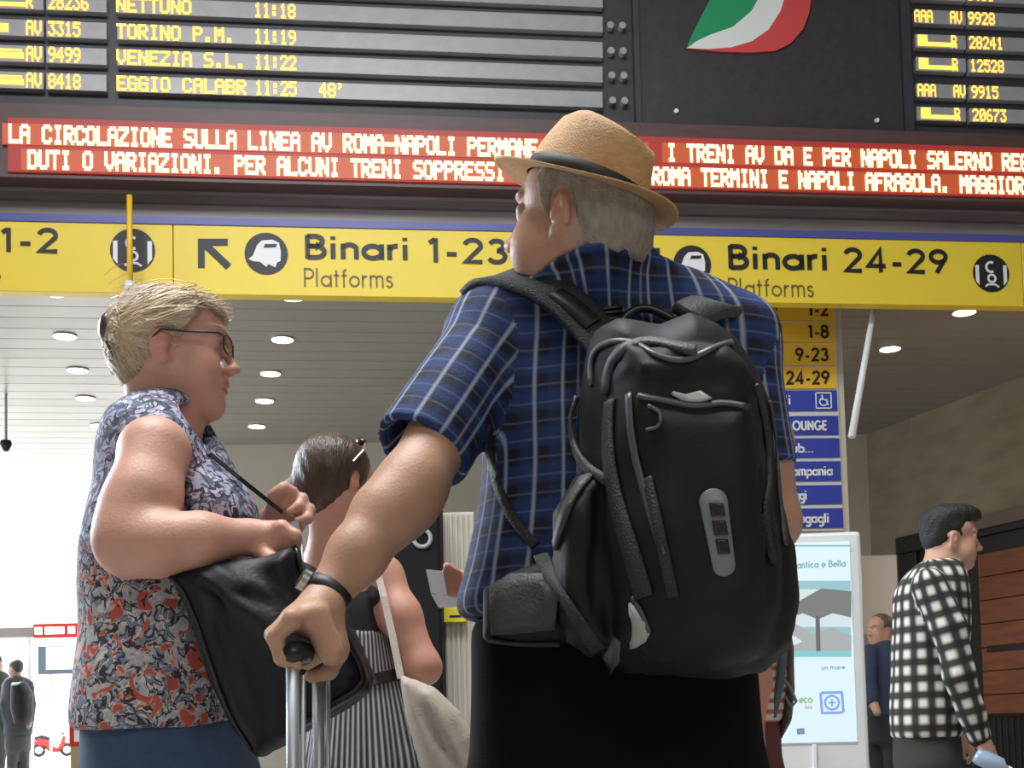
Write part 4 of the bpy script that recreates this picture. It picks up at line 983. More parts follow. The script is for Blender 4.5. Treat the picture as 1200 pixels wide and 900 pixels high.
fl = [(P(600, 470, 1.93), (.15, 0, -1), .16, .010, .0045), (P(640, 560, 1.92), (.2, 0, -1), .13, .012, .005), (P(580, 590, 1.95), (-.2, 0, -1), .12, .012, -.006), (P(560, 640, 1.95), (.25, 0, -1), .10, .014, .008), (P(600, 660, 1.92), (.1, 0, -1), .10, .012, -.006), (P(640, 670, 1.92), (0, 0, -1), .08, .012, .006),
      (P(520, 440, 1.93), (-.4, 0, -1), .07, .012, .005), (P(550, 500, 1.93), (-.7, 0, -.8), .06, .010, .006), (P(530, 530, 1.92), (.9, 0, .5), .05, .010, -.005), (P(566, 430, 1.95), (.1, 0, -1), .08, .010, .006), (P(700, 330, 1.95), (1, 0, .1), .10, .010, .003), (P(575, 540, 1.95), (.5, 0, -1), .06, .012, .008)]
fw = folds(fl); wv = wob(30, .0045, 5, 5, (1, 1, .5)); S_.disp = lambda X, Y, Z: fw(X, Y, Z)+wv(X, Y, Z)
V, Q = S_.mesh(.0055)
uv = uv_figure(V, (P(722, 500, 2.06)[0], 2.06), [(slA-dL*.02, slB, .0745, .035, [_sl]), (srA-dR*.02, srB, .07, .05, [_sr])], .185, _tor)
u, v, mth, stripe, mix, done, tc, nt = nodes_cloth('plaid_shirt', .8)
PU = .0455
band = stripe(u, PU, .55, .012, .06); band2 = stripe(v, .056, .52, .01, .06)
c = mix(band, (.005, .007, .022), (.010, .020, .075)); c = mix(mth('MULTIPLY', band2, .5), c, (.016, .052, .21))
c = mix(mth('MULTIPLY', stripe(v, .028, .10, .0, .05), .30), c, (.20, .27, .44))
c = mix(mth('MULTIPLY', stripe(u, PU, .10, .0, .05), .8), c, (.40, .45, .56)); c = mix(mth('MULTIPLY', stripe(u, PU*3, .03, .018, .012), .5), c, (.4, .42, .40))
m_plaid = done(c); npmesh('shirt', V, Q, m_plaid, man, mo, None, uv)['label'] = 'navy and blue plaid shirt'
# trousers and shoes
T_ = Fig()
T_.add(loft(pxloft([(715, 716, 164, .135, 2.06), (760, 718, 166, .145, 2.06), (820, 720, 168, .15, 2.06), (900, 722, 172, .15, 2.06), (960, 722, 174, .145, 2.06)]), 2.4, .03), .03)
hy = P(722, 900, 2.06)[2]; legs(T_, (mo[0]-.11, 2.06, hy-.06), (mo[0]+.11, 2.06, hy-.06), (mo[0]-.15, 2.08, 0.0), (mo[0]+.14, 2.02, 0.0), .118, .065, .05)
fw2 = folds([(P(620, 800, 1.9), (.5, 0, -1), .08, .015, .005), (P(700, 840, 1.9), (-.3, 0, -1), .08, .015, .005), (P(590, 850, 1.92), (.8, 0, -.6), .06, .014, -.006)]); T_.disp = fw2
V, Q = T_.mesh(.012); m_trou = mat('black_trousers', (.003, .003, .0035), .9, noise=(20, .5, (.005, .005, .006)), bump=(260, .2), spec=.15); npmesh('trousers', V, Q, m_trou, man, mo)
m_shoe = mat('dark_leather', (.025, .02, .018), .4)
shoe(man, (mo[0]-.15, 2.05), math.radians(100), m_shoe, mo); shoe(man, (mo[0]+.14, 1.99), math.radians(80), m_shoe, mo)

# ---- hat
hat = thing('straw_hat', hatc, 'tan straw fedora with a black band on the man\'s head', 'hat')
def hat_rings(rings, N=72):
    vs = []
    for rx, ry, z, pinch, dent in rings:
        for j in range(N):
            t = 2*math.pi*j/N; x = rx*math.cos(t); y = ry*math.sin(t); zz_ = z(x, y) if callable(z) else z
            y *= 1-pinch*max(0, math.cos(t))**1.5; zz_ -= dent*math.exp(-(y/.022)**2)
            vs.append(HX@np.array([x, y, zz_]))
    fs = [(i*N+j, i*N+(j+1) % N, (i+1)*N+(j+1) % N, (i+1)*N+j) for i in range(len(rings)-1) for j in range(N)]
    return vs, fs
bw = lambda r: (lambda x, y: -.016*min(1, max(0, (r-.10)/.055))*(abs(y)/r)**2*1.0 + (.014*min(1, max(0, (r-.1)/.055))*max(0, x/r)**2*0) + .010*max(0, (r-.1)/.055)*max(0, -x/r)**2)
br = []
for r in (.100, .108, .118, .130, .142, .152, .155, .1565, .155, .152, .142, .130, .118, .108, .100):
    br.append(r)
rings = []
for i, r in enumerate(br):
    under = i > 7; rings.append((r*1.0, r*.86, (lambda rr, un: (lambda x, y: bw(rr)(x, y)+(-.0015 if un else .0015)))(r, under), 0, 0))
vs, fs = hat_rings(rings); mb = MB(); mb.add(vs, [f_[::-1] for f_ in fs])
m_straw = mat('straw', (.66, .40, .18), .6, noise=(60, .7, (.50, .28, .115), (1, 1, 3)), bump=(380, .5)); m_band = mat('hat_band', (.018, .018, .022), .6)
brim = mb.build('brim', m_straw, hat, smooth=True)
crown = [(.1005, .086, .0, 0, 0), (.1005, .0862, .006, 0, 0), (.099, .085, .025, 0, 0), (.0955, .083, .045, .08, 0), (.0915, .080, .065, .22, 0), (.087, .076, .083, .38, 0), (.086, .071, lambda x, y: .093-.10*max(0, -x)*.9+.03*max(0, x), .50, .006), (.076, .062, lambda x, y: .101-.16*max(0, -x)+.05*max(0, x), .56, .022), (.058, .046, lambda x, y: .104-.17*max(0, -x)+.05*max(0, x), .55, .032), (.036, .028, lambda x, y: .104-.17*max(0, -x)+.05*max(0, x), .4, .027), (.015, .012, lambda x, y: .104, .3, .028), (.002, .002, .104, 0, .029)]
vs, fs = hat_rings(crown); mb = MB(); mb.add(vs, fs); mb.build('crown', m_straw, hat, smooth=True)
vs, fs = hat_rings([(.1015, .0872, .0015, 0, 0), (.1028, .0885, .003, 0, 0), (.1018, .0876, .021, 0, 0), (.0985, .0850, .0225, 0, 0)]); mb = MB(); mb.add(vs, fs)
bnd = mb.build('band', m_band, hat, smooth=True)
mb = MB(); mb.box((-.010, -.0035, .004), (.016, .0035, .026), .002); o = mb.build('bow', m_band, hat); o.matrix_local = Matrix(HX.tolist()).to_4x4() @ Matrix.Translation((.0, -.0895, .0))

# ---- watch
wt = thing('wristwatch', wrL, 'dark strapped metal wristwatch on the man\'s left wrist', 'watch')
wa = (wrL-P(418, 651, 1.795)); wa /= np.linalg.norm(wa); x = np.cross(wa, [0, 1, 0]); x /= np.linalg.norm(x); y = np.cross(wa, x)
mb = MB(); w0 = wa*-.006
for dd in (-.009, .009): pass
ringp = [w0+(x*math.cos(t)+y*math.sin(t))*.0318 for t in np.linspace(0, 2*math.pi, 28, endpoint=False)]
nr = [(x*math.cos(t)+y*math.sin(t)) for t in np.linspace(0, 2*math.pi, 28, endpoint=False)]
mb.ribbon(ringp+[ringp[0]], nr+[nr[0]], .021, .005); mb.build('strap', mat('watch_strap', (.02, .018, .018), .5), wt, smooth=True)
nf = -x*.93-y*.1+np.array([0, -.35, .0]); nf /= np.linalg.norm(nf)
cpt = w0+nf*.033; mb = MB(); mb.tube([cpt, cpt+nf*.010], .0165, 20); mb.build('case', mat('watch_steel', (.5, .5, .48), .25, .9), wt)
mb = MB(); mb.tube([cpt+nf*.010, cpt+nf*.0112], .0135, 20); mb.build('dial', mat('watch_dial', (.05, .08, .07), .2), wt)

# ---------------------------------------------------------------- backpack
bp = thing('backpack', (P(790, 600, 1.8)[0], 1.8, P(790, 790, 1.8)[2]), 'large black hiking backpack with reflective grey tab on the man\'s back', 'backpack'); bo = np.array(bp.location)
m_nyl = mat('black_nylon', (.0055, .006, .006), .62, noise=(9, .7, (.011, .012, .012)), bump=(420, .12), spec=.3); m_web = mat('webbing', (.022, .025, .024), .6, noise=(40, .6, (.014, .016, .015)), bump=(300, .5)); m_olv = mat('olive_trim', (.050, .056, .052), .55, noise=(20, .5, (.030, .034, .032)), bump=(200, .3))
m_pip = mat('piping', (.075, .08, .085), .4); m_ref = mat('reflective_grey', (.20, .215, .23), .35, noise=(60, .4, (.15, .16, .175))); m_buck = mat('black_plastic', (.015, .015, .016), .3)
K_ = Fig()
K_.add(pillow([(694, 392), (720, 378), (768, 386), (802, 372), (838, 386), (862, 404), (884, 440), (900, 480), (906, 540), (918, 600), (930, 660), (932, 712), (920, 760), (896, 788), (850, 796), (790, 794), (735, 788), (704, 770), (690, 720), (682, 640), (676, 560), (676, 470), (684, 420)], 1.83, .125, .10), .02)
K_.add(pillow([(712, 440), (740, 424), (790, 420), (846, 424), (880, 452), (896, 540), (912, 640), (912, 720), (890, 772), (830, 786), (762, 780), (726, 744), (712, 640), (704, 540)], 1.745, .085, .07), .018)
K_.add(pillow([(738, 470), (880, 474), (892, 540), (898, 640), (892, 700), (850, 752), (790, 752), (758, 700), (744, 600)], 1.705, .062, .05), .010)
K_.add(pillow([(722, 404), (760, 412), (800, 408), (850, 408), (872, 430), (884, 458), (860, 474), (800, 478), (748, 472), (716, 452)], 1.735, .068, .035), .010)
K_.add(pillow([(648, 600), (672, 560), (712, 560), (720, 680), (716, 760), (690, 770), (664, 752), (646, 700)], 1.815, .085, .04), .02)
K_.add(pillow([(566, 690), (600, 668), (650, 655), (690, 680), (700, 745), (650, 756), (600, 754), (566, 750)], 1.872, .035, .03, tilt=-.15), .012)
K_.add(pillow([(900, 600), (930, 640), (936, 700), (924, 760), (900, 770), (890, 700)], 1.80, .06, .03), .02)
kf = [(P(735, 560, 1.66), (.05, 0, -1), .13, .008, .010), (P(725, 700, 1.7), (.1, 0, -1), .07, .010, .008), (P(890, 600, 1.68), (.1, 0, -1), .15, .008, .010), (P(800, 478, 1.64), (1, 0, 0), .075, .005, .012), (P(700, 640, 1.74), (-.1, 0, -1), .12, .009, .009),
      (P(830, 700, 1.62), (.8, 0, -.5), .05, .02, -.006), (P(790, 600, 1.62), (.2, 0, -1), .10, .02, -.004), (P(680, 700, 1.74), (.5, 0, -1), .06, .02, -.006), (P(820, 445, 1.66), (1, 0, .15), .06, .012, .006), (P(770, 432, 1.66), (1, 0, -.2), .04, .010, -.006)]
kfn = folds(kf); kw = wob(38, .0065, 11, 6); K_.disp = lambda X, Y, Z: kfn(X, Y, Z)+kw(X, Y, Z)
V, Q = K_.mesh(.0060); npmesh('pack_body', V, Q, m_nyl, bp, bo)
def smooth_px(pts, n=18):
    pts = np.array(pts, float); k = len(pts); o = []
    for t in np.linspace(0, k-1, n):
        i = min(int(t), k-2); u_ = t-i; p0, p1, p2, p3 = pts[max(i-1, 0)], pts[i], pts[i+1], pts[min(i+2, k-1)]; o.append(.5*((2*p1)+(-p0+p2)*u_+(2*p0-5*p1+4*p2-p3)*u_*u_+(-p0+3*p1-3*p2+p3)*u_**3))
    return o
def on(fig, pts, w_, th_, M, name, parent, origin, off=.002, n=18, Y0=1.0, tube=None, label=None):
    pp, nn = fig.hit(smooth_px(pts, n), Y0, off); mb = MB()
    if fig.ok.sum() > 2: pp = pp[fig.ok]; nn = nn[fig.ok]
    for _ in range(3 if len(pp) > 6 else 0): pp[1:-1] = (pp[:-2]+2*pp[1:-1]+pp[2:])/4; nn[1:-1] = (nn[:-2]+2*nn[1:-1]+nn[2:])/4
    if tube: mb.tube(pp, tube, 8)
    else: mb.ribbon(pp, nn, w_, th_)
    o = mb.build(name, M, parent, smooth=True, origin=origin)
    if label: o['label'] = label
    return o
def kon(pts, w_, th_=.004, M=m_web, name='strap', **k): return on(K_, pts, w_, th_, M, name, bp, bo, **k)
kon([(712, 462), (716, 430), (732, 410), (762, 402), (795, 410), (815, 414)], .016, .009, m_olv, 'trim_loop')
kon([(716, 470), (714, 520), (722, 580), (742, 650), (756, 700)], .030, .005, m_web, 'side_strap', n=26)
kon([(738, 462), (742, 520), (760, 590), (778, 650)], .010, .004, m_pip, 'side_strap')
kon([(694, 452), (694, 418), (712, 402), (742, 402), (768, 418), (800, 424), (830, 412), (856, 402)], .008, .005, m_pip, 'seam_piping', n=30)
kon([(748, 466), (780, 472), (815, 478), (845, 474), (872, 478)], .0075, .006, m_pip, 'pocket_zip', n=24)
kon([(760, 476), (774, 486), (772, 500), (758, 504)], 0, 0, m_pip, 'zip_pull', tube=.0025)
kon([(676, 466), (668, 494), (676, 528), (694, 552), (712, 562)], .014, .006, m_olv, 'compression_strap', n=22)
kon([(884, 452), (896, 500), (900, 560), (896, 600), (906, 660)], .011, .005, m_web, 'side_strap', n=24)
kon([(900, 470), (908, 520), (912, 580), (920, 640)], .008, .004, m_olv, 'seam_piping', n=24)
kon([(652, 640), (668, 590), (690, 558)], .020, .005, m_olv, 'compression_strap')
kon([(628, 640), (650, 680), (676, 722), (700, 760)], .022, .005, m_web, 'hip_strap')
kon([(572, 748), (610, 753), (655, 753)], .012, .005, m_web, 'hip_belt_edge')
kon([(742, 700), (752, 716), (762, 740)], .006, .003, m_pip, 'seam_piping')
kon([(760, 560), (790, 700)], .016, .004, m_web, 'side_strap', n=22)
def patch(pts, M, name, fig=K_, parent=bp, origin=bo, off=.004, label=None, Y0=1.0):   # a flat patch lying on the surface
    cx = sum(p[0] for p in pts)/len(pts); cy = sum(p[1] for p in pts)/len(pts); rings_ = []
    for s_ in (1, .97, .6, .2): rings_ += [(cx+(a-cx)*s_, cy+(b-cy)*s_) for a, b in pts]
    pp, nn = fig.hit(rings_+[(cx, cy)], Y0, 0); n = len(pts); mb = MB()
    pp = pp+nn*np.array([0.0005]*n+[off]*(3*n)+[off])[:, None]
    fs = [(r*n+i, (r+1)*n+i, (r+1)*n+(i+1) % n, r*n+(i+1) % n) for r in range(3) for i in range(n)]+[(3*n+i, 4*n, 3*n+(i+1) % n) for i in range(n)]
    ar = sum(pts[i][0]*pts[(i+1) % n][1]-pts[(i+1) % n][0]*pts[i][1] for i in range(n))
    mb.add(pp, fs if ar > 0 else [f_[::-1] for f_ in fs]); o = mb.build(name, M, parent, smooth=True, origin=origin)
    if label: o['label'] = label
    return o
def rr(x0, y0, x1, y1, tw=0, n=6, lean=0):          # rounded tall tab, leaning
    w2 = (x1-x0)/2; cx = (x0+x1)/2; pts = []
    for i in range(n*2+1): a = math.pi*i/(n*2); pts.append((cx-w2*math.cos(a), y0+w2-w2*math.sin(a)))
    for i in range(n*2+1): a = math.pi*i/(n*2); pts.append((cx+lean+w2*.8*math.cos(a), y1-w2*.8+w2*.8*math.sin(a)))
    return pts
patch(rr(819, 572, 853, 676, lean=12), m_ref, 'reflective_tab', label='grey reflective tab with dark slots')
for (a, b, c, d) in ((830, 590, 848, 606), (833, 610, 851, 628), (837, 632, 853, 650)):
    patch([(a, b), (c-1, b), (c+2, d-1), (a+3, d)], m_buck, 'tab_slot', off=.007)
patch([(739, 706), (746, 712), (757, 728), (762, 742), (757, 752), (747, 758), (739, 760)], mat('reflector_white', (.42, .42, .42), .4), 'reflector')
patch([(786, 462), (802, 465), (820, 461), (834, 468), (822, 473), (806, 474)], mat('pale_lining', (.55, .56, .54), .5), 'white_tag', off=.009)
patch([(574, 690), (600, 674), (640, 672), (655, 700), (650, 738), (600, 742), (575, 742)], m_olv, 'hip_pocket', off=.006)
patch([(716, 742), (728, 752), (726, 776), (716, 790), (708, 770)], m_pip, 'tab_slot')
# straps over the shoulders, lying on the shirt
def son(pts, w_, th_, M, name, **k): return on(S_, pts, w_, th_, M, name, bp, bo, **k)
def free_strap(pts, nrm, w_, th_, M, name):
    A_ = smooth_px([tuple(P(*q_)) for q_ in pts], 26); mb = MB(); mb.ribbon(A_, [np.array(nrm, float)]*len(A_), w_, th_); return mb.build(name, M, bp, smooth=True, origin=bo)
def smooth3(pts, n=26):
    pts = np.array(pts, float); k = len(pts); o = []
    for t in np.linspace(0, k-1, n):
        i = min(int(t), k-2); u_ = t-i; p0, p1, p2, p3 = pts[max(i-1, 0)], pts[i], pts[i+1], pts[min(i+2, k-1)]; o.append(.5*((2*p1)+(-p0+p2)*u_+(2*p0-5*p1+4*p2-p3)*u_*u_+(-p0+3*p1-3*p2+p3)*u_**3))
    return np.array(o)
def free_strap(pts, nrm, w_, th_, M, name):
    A_ = smooth3([P(*q_) for q_ in pts]); N_ = smooth3(nrm, len(A_)); mb = MB(); mb.ribbon(A_, N_, w_, th_); return mb.build(name, M, bp, smooth=True, origin=bo)
nr_ = [(-.5, .5, .7), (-.45, .1, .9), (-.35, -.4, .85), (-.2, -.7, .7), (-.1, -.85, .5), (0, -.95, .3), (0, -1, .1)]
free_strap([(556, 352, 2.03), (570, 336, 2.015), (596, 328, 1.985), (632, 336, 1.945), (664, 356, 1.915), (692, 384, 1.89), (716, 412, 1.86)], nr_, .062, .018, m_web, 'shoulder_strap')
free_strap([(640, 338, 1.928), (668, 356, 1.90), (695, 380, 1.875)], nr_[3:6], .030, .006, m_buck, 'strap_webbing')
free_strap([(806, 372, 1.87), (822, 364, 1.90), (838, 362, 1.94), (852, 366, 1.99), (860, 374, 2.04)], [(0, -.9, .4), (.1, -.8, .6), (.2, -.5, .8), (.3, -.1, .9), (.4, .4, .8)], .058, .018, m_olv, 'shoulder_strap')
son([(800, 362), (815, 374)], .03, .012, m_buck, 'buckle', n=4, off=.016)
for y in (366, 373, 380): son([(700, y), (728, y-2)], .006, .006, m_buck, 'buckle', n=4, off=.014)
son([(722, 398), (728, 380), (748, 368), (768, 372), (790, 384), (800, 392)], 0, 0, m_buck, 'haul_loop', tube=.007, off=.02)
son([(574, 520), (582, 562), (600, 606), (628, 640)], .016, .005, m_web, 'lower_strap', n=22)
son([(570, 500), (574, 530), (586, 560)], .014, .006, m_web, 'lower_strap', n=14)

# ---------------------------------------------------------------- rolling suitcase held in his left hand
sc_ = thing('suitcase', (P(360, 800, 1.73)[0], 1.74, 0), 'upright rolling suitcase with silver telescopic poles under the man\'s left hand', 'suitcase'); so = np.array(sc_.location)
m_alu = mat('brushed_aluminium', (.42, .45, .47), .42, .7)
gA = P(343, 766, 1.675); gB = P(373, 772, 1.80)
mb = MB(); mb.tube([gA+np.array([0, -.012, 0]), gA, gA*.5+gB*.5+np.array([0, 0, .004]), gB, gB+np.array([0, .012, 0])], [.012, .0165, .0165, .0165, .012], 14); mb.build('grip', m_buck, sc_, smooth=True, origin=so)
for g_ in (gA, gB):
    a = g_+np.array([0, .0, -.008]); b = np.array([g_[0]-(.005), g_[1], .60])
    mb = MB(); mb.tube([a, b], .0088, 14); pt = mb.build('pole', m_alu, sc_, smooth=True, origin=so)
    mb = MB(); mb.tube([a+np.array([.0125, .004, -.02]), b+np.array([.0125, .004, 0])], .0035, 10); mb.build('pole_rail', m_alu, pt, smooth=True, origin=so)
cxs = (gA[0]+gB[0])/2-so[0]
mb = MB(); mb.box((cxs-.10, -.22, .06), (cxs+.13, .22, .62), .03); mb.build('case_body', clothmat('suitcase_fabric', (.025, .026, .03)), sc_)
mb = MB(); mb.box((cxs-.12, -.17, .12), (cxs-.09, .17, .5), .015); mb.build('case_pocket', clothmat('suitcase_pocket', (.03, .031, .035)), sc_)
for sx in (-.08, .11):
    for sy in (-.18, .18): mb = MB(); mb.tube([(cxs+sx-.012, sy, .03), (cxs+sx+.012, sy, .03)], .03, 14); mb.tube([(cxs+sx, sy, .03), (cxs+sx, sy, .07)], .012, 8); mb.build('wheel', m_rubber, sc_)
# ================================================================ THE BLONDE WOMAN IN PROFILE
WS = (.64, .35, .26); wY = 2.20
wom = thing('person', (P(192, 800, wY)[0], wY, 0), 'blonde woman in profile with glasses and sleeveless floral blouse opening a black bag', 'person'); wo = np.array(wom.location)
whc = P(202, 408, 2.20); WM = frame(math.radians(6), math.radians(1), 0); wsz = .965
B_ = Fig(); WT = head(B_, whc, WM, wsz, jowl=.003, nose=.99, female=True)
B_.add(cone(WT(-.030, 0, -.04), P(188, 500, 2.21), .053, .060), .03); B_.add(cone(WT(.002, 0, -.092), P(198, 514, 2.19), .022, .042), .022)
B_.chain([(P(184, 530, 2.21), .060), (P(195, 620, 2.2), .11), (P(190, 800, 2.2), .13)], .05)
sN = P(178, 540, 2.045); eN = P(153, 636, 1.975); wN = P(292, 630, 2.02)
sF = P(205, 530, 2.36); eF = P(262, 650, 2.38); wF = P(322, 612, 2.24)
B_.chain([(P(188, 500, 2.2), .05), (P(181, 530, 2.06), .056)], .03); B_.chain([(P(190, 500, 2.2), .05), (sF, .06)], .03)
B_.chain([(P(181, 530, 2.04), .055), (P(168, 585, 2.0), .057), (eN, .051), (P(185, 638, 1.965), .0475), (P(235, 633, 1.975), .041), (wN, .0275)], .022)
B_.add(ell(P(150, 618, 1.985), (.046, .048, .06)), .03)
B_.chain([(sF, .058), (P(235, 595, 2.37), .05), (eF, .044), (P(290, 634, 2.31), .038), (wF, .026)], .02)
# near hand: half closed on the rim of the bag
B_.add(cone(wN, P(322, 632, 2.03), .027, .030), .015)
for i in range(4):
    kn = P(330+i*2, 619+i*8, 2.005+i*.010); pip = P(346-i*1.0, 628+i*9, 2.0+i*.012); tip = P(338-i*3, 644+i*7, 2.02+i*.010)
    B_.add(cone(P(314, 630+i*2, 2.03), kn, .020, .0135), .010); B_.add(cone(kn, pip, .0128, .0112), .005); B_.add(cone(pip, tip, .0110, .0090), .004)
B_.chain([(P(306, 646, 2.01), .016), (P(318, 656, 1.995), .0125), (P(330, 662, 1.995), .010)], .008)
# far hand raised, pinching the strap
B_.add(cone(wF, P(330, 602, 2.22), .027, .029), .015)
fp = [[(336, 592, 2.185), (342, 577, 2.175), (334, 571, 2.17), (325, 577, 2.165)], [(344, 596, 2.20), (354, 585, 2.18), (350, 594, 2.165), (340, 600, 2.16)], [(347, 602, 2.20), (362, 597, 2.18), (360, 608, 2.165), (349, 611, 2.16)], [(344, 609, 2.21), (354, 611, 2.19), (350, 618, 2.175), (342, 616, 2.17)]]
for f_ in fp:
    p_ = [P(*q_) for q_ in f_]; B_.add(cone(P(330, 602, 2.22), p_[0], .022, .0135), .010); B_.add(cone(p_[0], p_[1], .0125, .0112), .005); B_.add(cone(p_[1], p_[2], .011, .0098), .004); B_.add(cone(p_[2], p_[3], .0098, .0085), .004)
B_.chain([(P(322, 596, 2.20), .015), (P(322, 582, 2.175), .0125), (P(331, 574, 2.165), .0105)], .007)
zt_ = whc[2]-.15
V, Q = B_.mesh(.0065, fine=[(2, zt_, 9, .003), (1, 9, 9, 1), (2, P(300, 668, 2.0)[2], P(300, 562, 2.2)[2], .0042), (0, P(296, 600, 2.0)[0], 9, .0035)])
tone = head_tones(WT, wsz, V, WS, lips=(.46, .13, .12), brow=(.34, .24, .15), red=.12, brow_k=.5)
d = np.linalg.norm((V-P(222, 515, 2.17)), axis=1); w_ = np.clip(1-d/.09, 0, 1)[:, None]*.5; tone = tone*(1-w_)+np.array([.62, .26, .19])*w_
npmesh('body', V, Q, skinmat('skin_fair', WS), wom, wo, tone)
# hair: swept back into a clip
H_ = Fig(); E = lambda p, r, k=.02, mode='u', R=None: H_.add(ell(WT(*p), np.array(r), WM if R is None else WM@R), k, mode)
E((-.022, 0, .030), (.093, .084, .080)); E((-.050, 0, .005), (.060, .078, .066), .03); E((-.062, 0, -.034), (.040, .060, .040), .03)
E((-.088, 0, .018), (.022, .036, .040), .02); E((.042, 0, .066), (.046, .058, .034), .02); E((.080, .0, .052), (.018, .050, .030), .012)
for y in (-1, 1): E((.030, y*.070, .040), (.040, .016, .036), .015)
for y in (-1, 1): E((-.002, y*.094, -.014), (.026, .030, .033), .008, 's'); E((.075, y*.055, -.008), (.050, .040, .046), .01, 's')
H_.add(rbox(WT(.100, 0, -.03), np.array((.060, .12, .075)), .0, WM@rotl(.25, 'y')), .008, 's')
H_.add(rbox(WT(-.02, 0, -.130), np.array((.15, .12, .052)), .0, WM@rotl(-.22, 'y')), .010, 's')
CLP = WT(-.110, 0, .022)
def comb_(X, Y, Z):                  # combed ridges fanning out from the clip
    dx = X-CLP[0]; dy = Y-CLP[1]; dz = Z-CLP[2]; a = np.arctan2(dz+.03, dx+.02); b = np.arctan2(dy, dx+.06)
    return (.0012*np.sin(a*38+3*np.sin(b*7)+b*10)+.0007*np.sin(a*71+b*23)+.0012*np.sin(b*19+a*4)).astype(f32)
H_.disp = comb_
V, Q = H_.mesh(.0032)
m_blond = mat('blonde_hair', (.60, .47, .345), .42, noise=(34, .85, (.33, .245, .175), (.5, 1, 2.6)), bump=(120, .45, (.3, 1, 3)))
hair = npmesh('hair', V, Q, m_blond, wom, wo); hair['label'] = 'blonde hair gathered at the back'
# fine strands lying on it
mb = MB(); r_ = np.random.default_rng(4); st0 = []
edge = [(271, 372), (268, 352), (252, 342), (232, 339), (210, 338), (246, 384), (232, 394), (218, 402), (206, 404), (200, 444), (186, 452), (170, 455)]
allp = []
for k in range(150):
    a = edge[r_.integers(len(edge))]; a = (a[0]+r_.normal(0, 5), a[1]+r_.normal(0, 4)); b = (134+r_.normal(0, 5), 388+r_.normal(0, 12)); bow = r_.normal(8, 10)
    allp.append([(a[0]+(b[0]-a[0])*t, a[1]+(b[1]-a[1])*t-bow*math.sin(math.pi*t)*(1 if a[1] < 400 else -.6)) for t in np.linspace(0, 1, 9)])
pp, nn = H_.hit([q_ for l_ in allp for q_ in l_], 1.6, .0012); pp = pp.reshape(-1, 9, 3); ok = H_.ok.reshape(-1, 9)
for i in range(len(pp)):
    if ok[i].sum() >= 5: mb.tube(pp[i][ok[i]], .0009, 3)
mb.build('hair_strands', mat('pale_strands', (.74, .58, .38), .4), wom, smooth=True, kind='stuff', origin=wo)
mb = MB()
for k in range(46):                  # loose flyaway hairs
    t = r_.uniform(0, 1); a = np.array(WT(-.06+.13*t*r_.uniform(.5, 1), r_.normal(0, .03), .112-.02*t)); q_ = [a]
    dr_ = np.array([-1, r_.normal(0, .4), r_.uniform(-.2, .5)]); 
    for s_ in range(4): dr_ = dr_+np.array([0, r_.normal(0, .15), -.25]); q_.append(q_[-1]+dr_/np.linalg.norm(dr_)*.012)
    mb.tube(q_, .0005, 3)
mb.build('loose_hairs', bpy.data.materials['pale_strands'], wom, kind='stuff', origin=wo)
# blouse
S_ = Fig()
S_.add(loft(pxloft([(466, 188, 36, .062, 2.20), (480, 186, 47, .105, 2.20), (498, 187, 58, .150, 2.20), (530, 192, 72, .172, 2.20), (570, 200, 84, .178, 2.20), (620, 204, 100, .182, 2.20), (680, 196, 97, .176, 2.20), (735, 190, 92, .172, 2.20), (790, 190, 97, .185, 2.20), (835, 190, 98, .192, 2.20), (852, 189, 94, .190, 2.20)]), 2.15, .010), .02)
S_.add(ell(P(252, 606, 2.13), (.070, .075, .062)), .05); S_.add(ell(P(252, 606, 2.28), (.07, .075, .062)), .05)
S_.add(cone(P(188, 490, 2.17), P(182, 520, 2.07), .052, .058), .03); S_.add(cone(P(188, 490, 2.23), P(190, 520, 2.33), .052, .058), .03)
S_.add(ell(P(176, 572, 2.00), (.060, .075, .115)), .012, 's')
S_.add(cone(WT(-.030, 0, -.04), P(200, 500, 2.20), .060, .062), .008, 's'); S_.add(ell(P(236, 500, 2.16), (.055, .075, .045)), .010, 's')
fw3 = folds([(P(240, 560, 2.02), (.25, 0, -1), .12, .010, .007), (P(265, 580, 2.04), (.5, 0, -1), .12, .010, -.007), (P(225, 600, 2.02), (.1, 0, -1), .14, .009, -.006), (P(150, 735, 2.02), (1, 0, .15), .12, .012, .012), (P(200, 742, 2.02), (1, 0, .05), .10, .008, .010), (P(120, 700, 2.1), (.3, 0, -1), .10, .014, -.008), (P(160, 700, 2.03), (1, 0, .4), .07, .010, -.008), (P(130, 780, 2.05), (.1, 0, -1), .09, .016, .008), (P(190, 800, 2.01), (-.1, 0, -1), .07, .016, -.008), (P(125, 560, 2.12), (-.3, 0, -1), .10, .012, .008), (P(110, 620, 2.12), (-.1, 0, -1), .12, .012, -.008)])
wv3 = wob(26, .006, 15, 6); S_.disp = lambda X, Y, Z: fw3(X, Y, Z)+wv3(X, Y, Z)
V, Q = S_.mesh(.0058)
M = bpy.data.materials.new('floral_blouse'); M.use_nodes = True; nt = M.node_tree; L = nt.links; b = nt.nodes['Principled BSDF']; b.inputs['Roughness'].default_value = .8
tc = nt.nodes.new('ShaderNodeTexCoord'); nz = nt.nodes.new('ShaderNodeTexNoise'); nz.inputs['Scale'].default_value = 22; L.new(tc.outputs['Object'], nz.inputs['Vector'])
mxv = nt.nodes.new('ShaderNodeMix'); mxv.data_type = 'RGBA'; mxv.blend_type = 'ADD'; mxv.inputs[0].default_value = .045; L.new(tc.outputs['Object'], mxv.inputs[6]); L.new(nz.outputs['Color'], mxv.inputs[7])
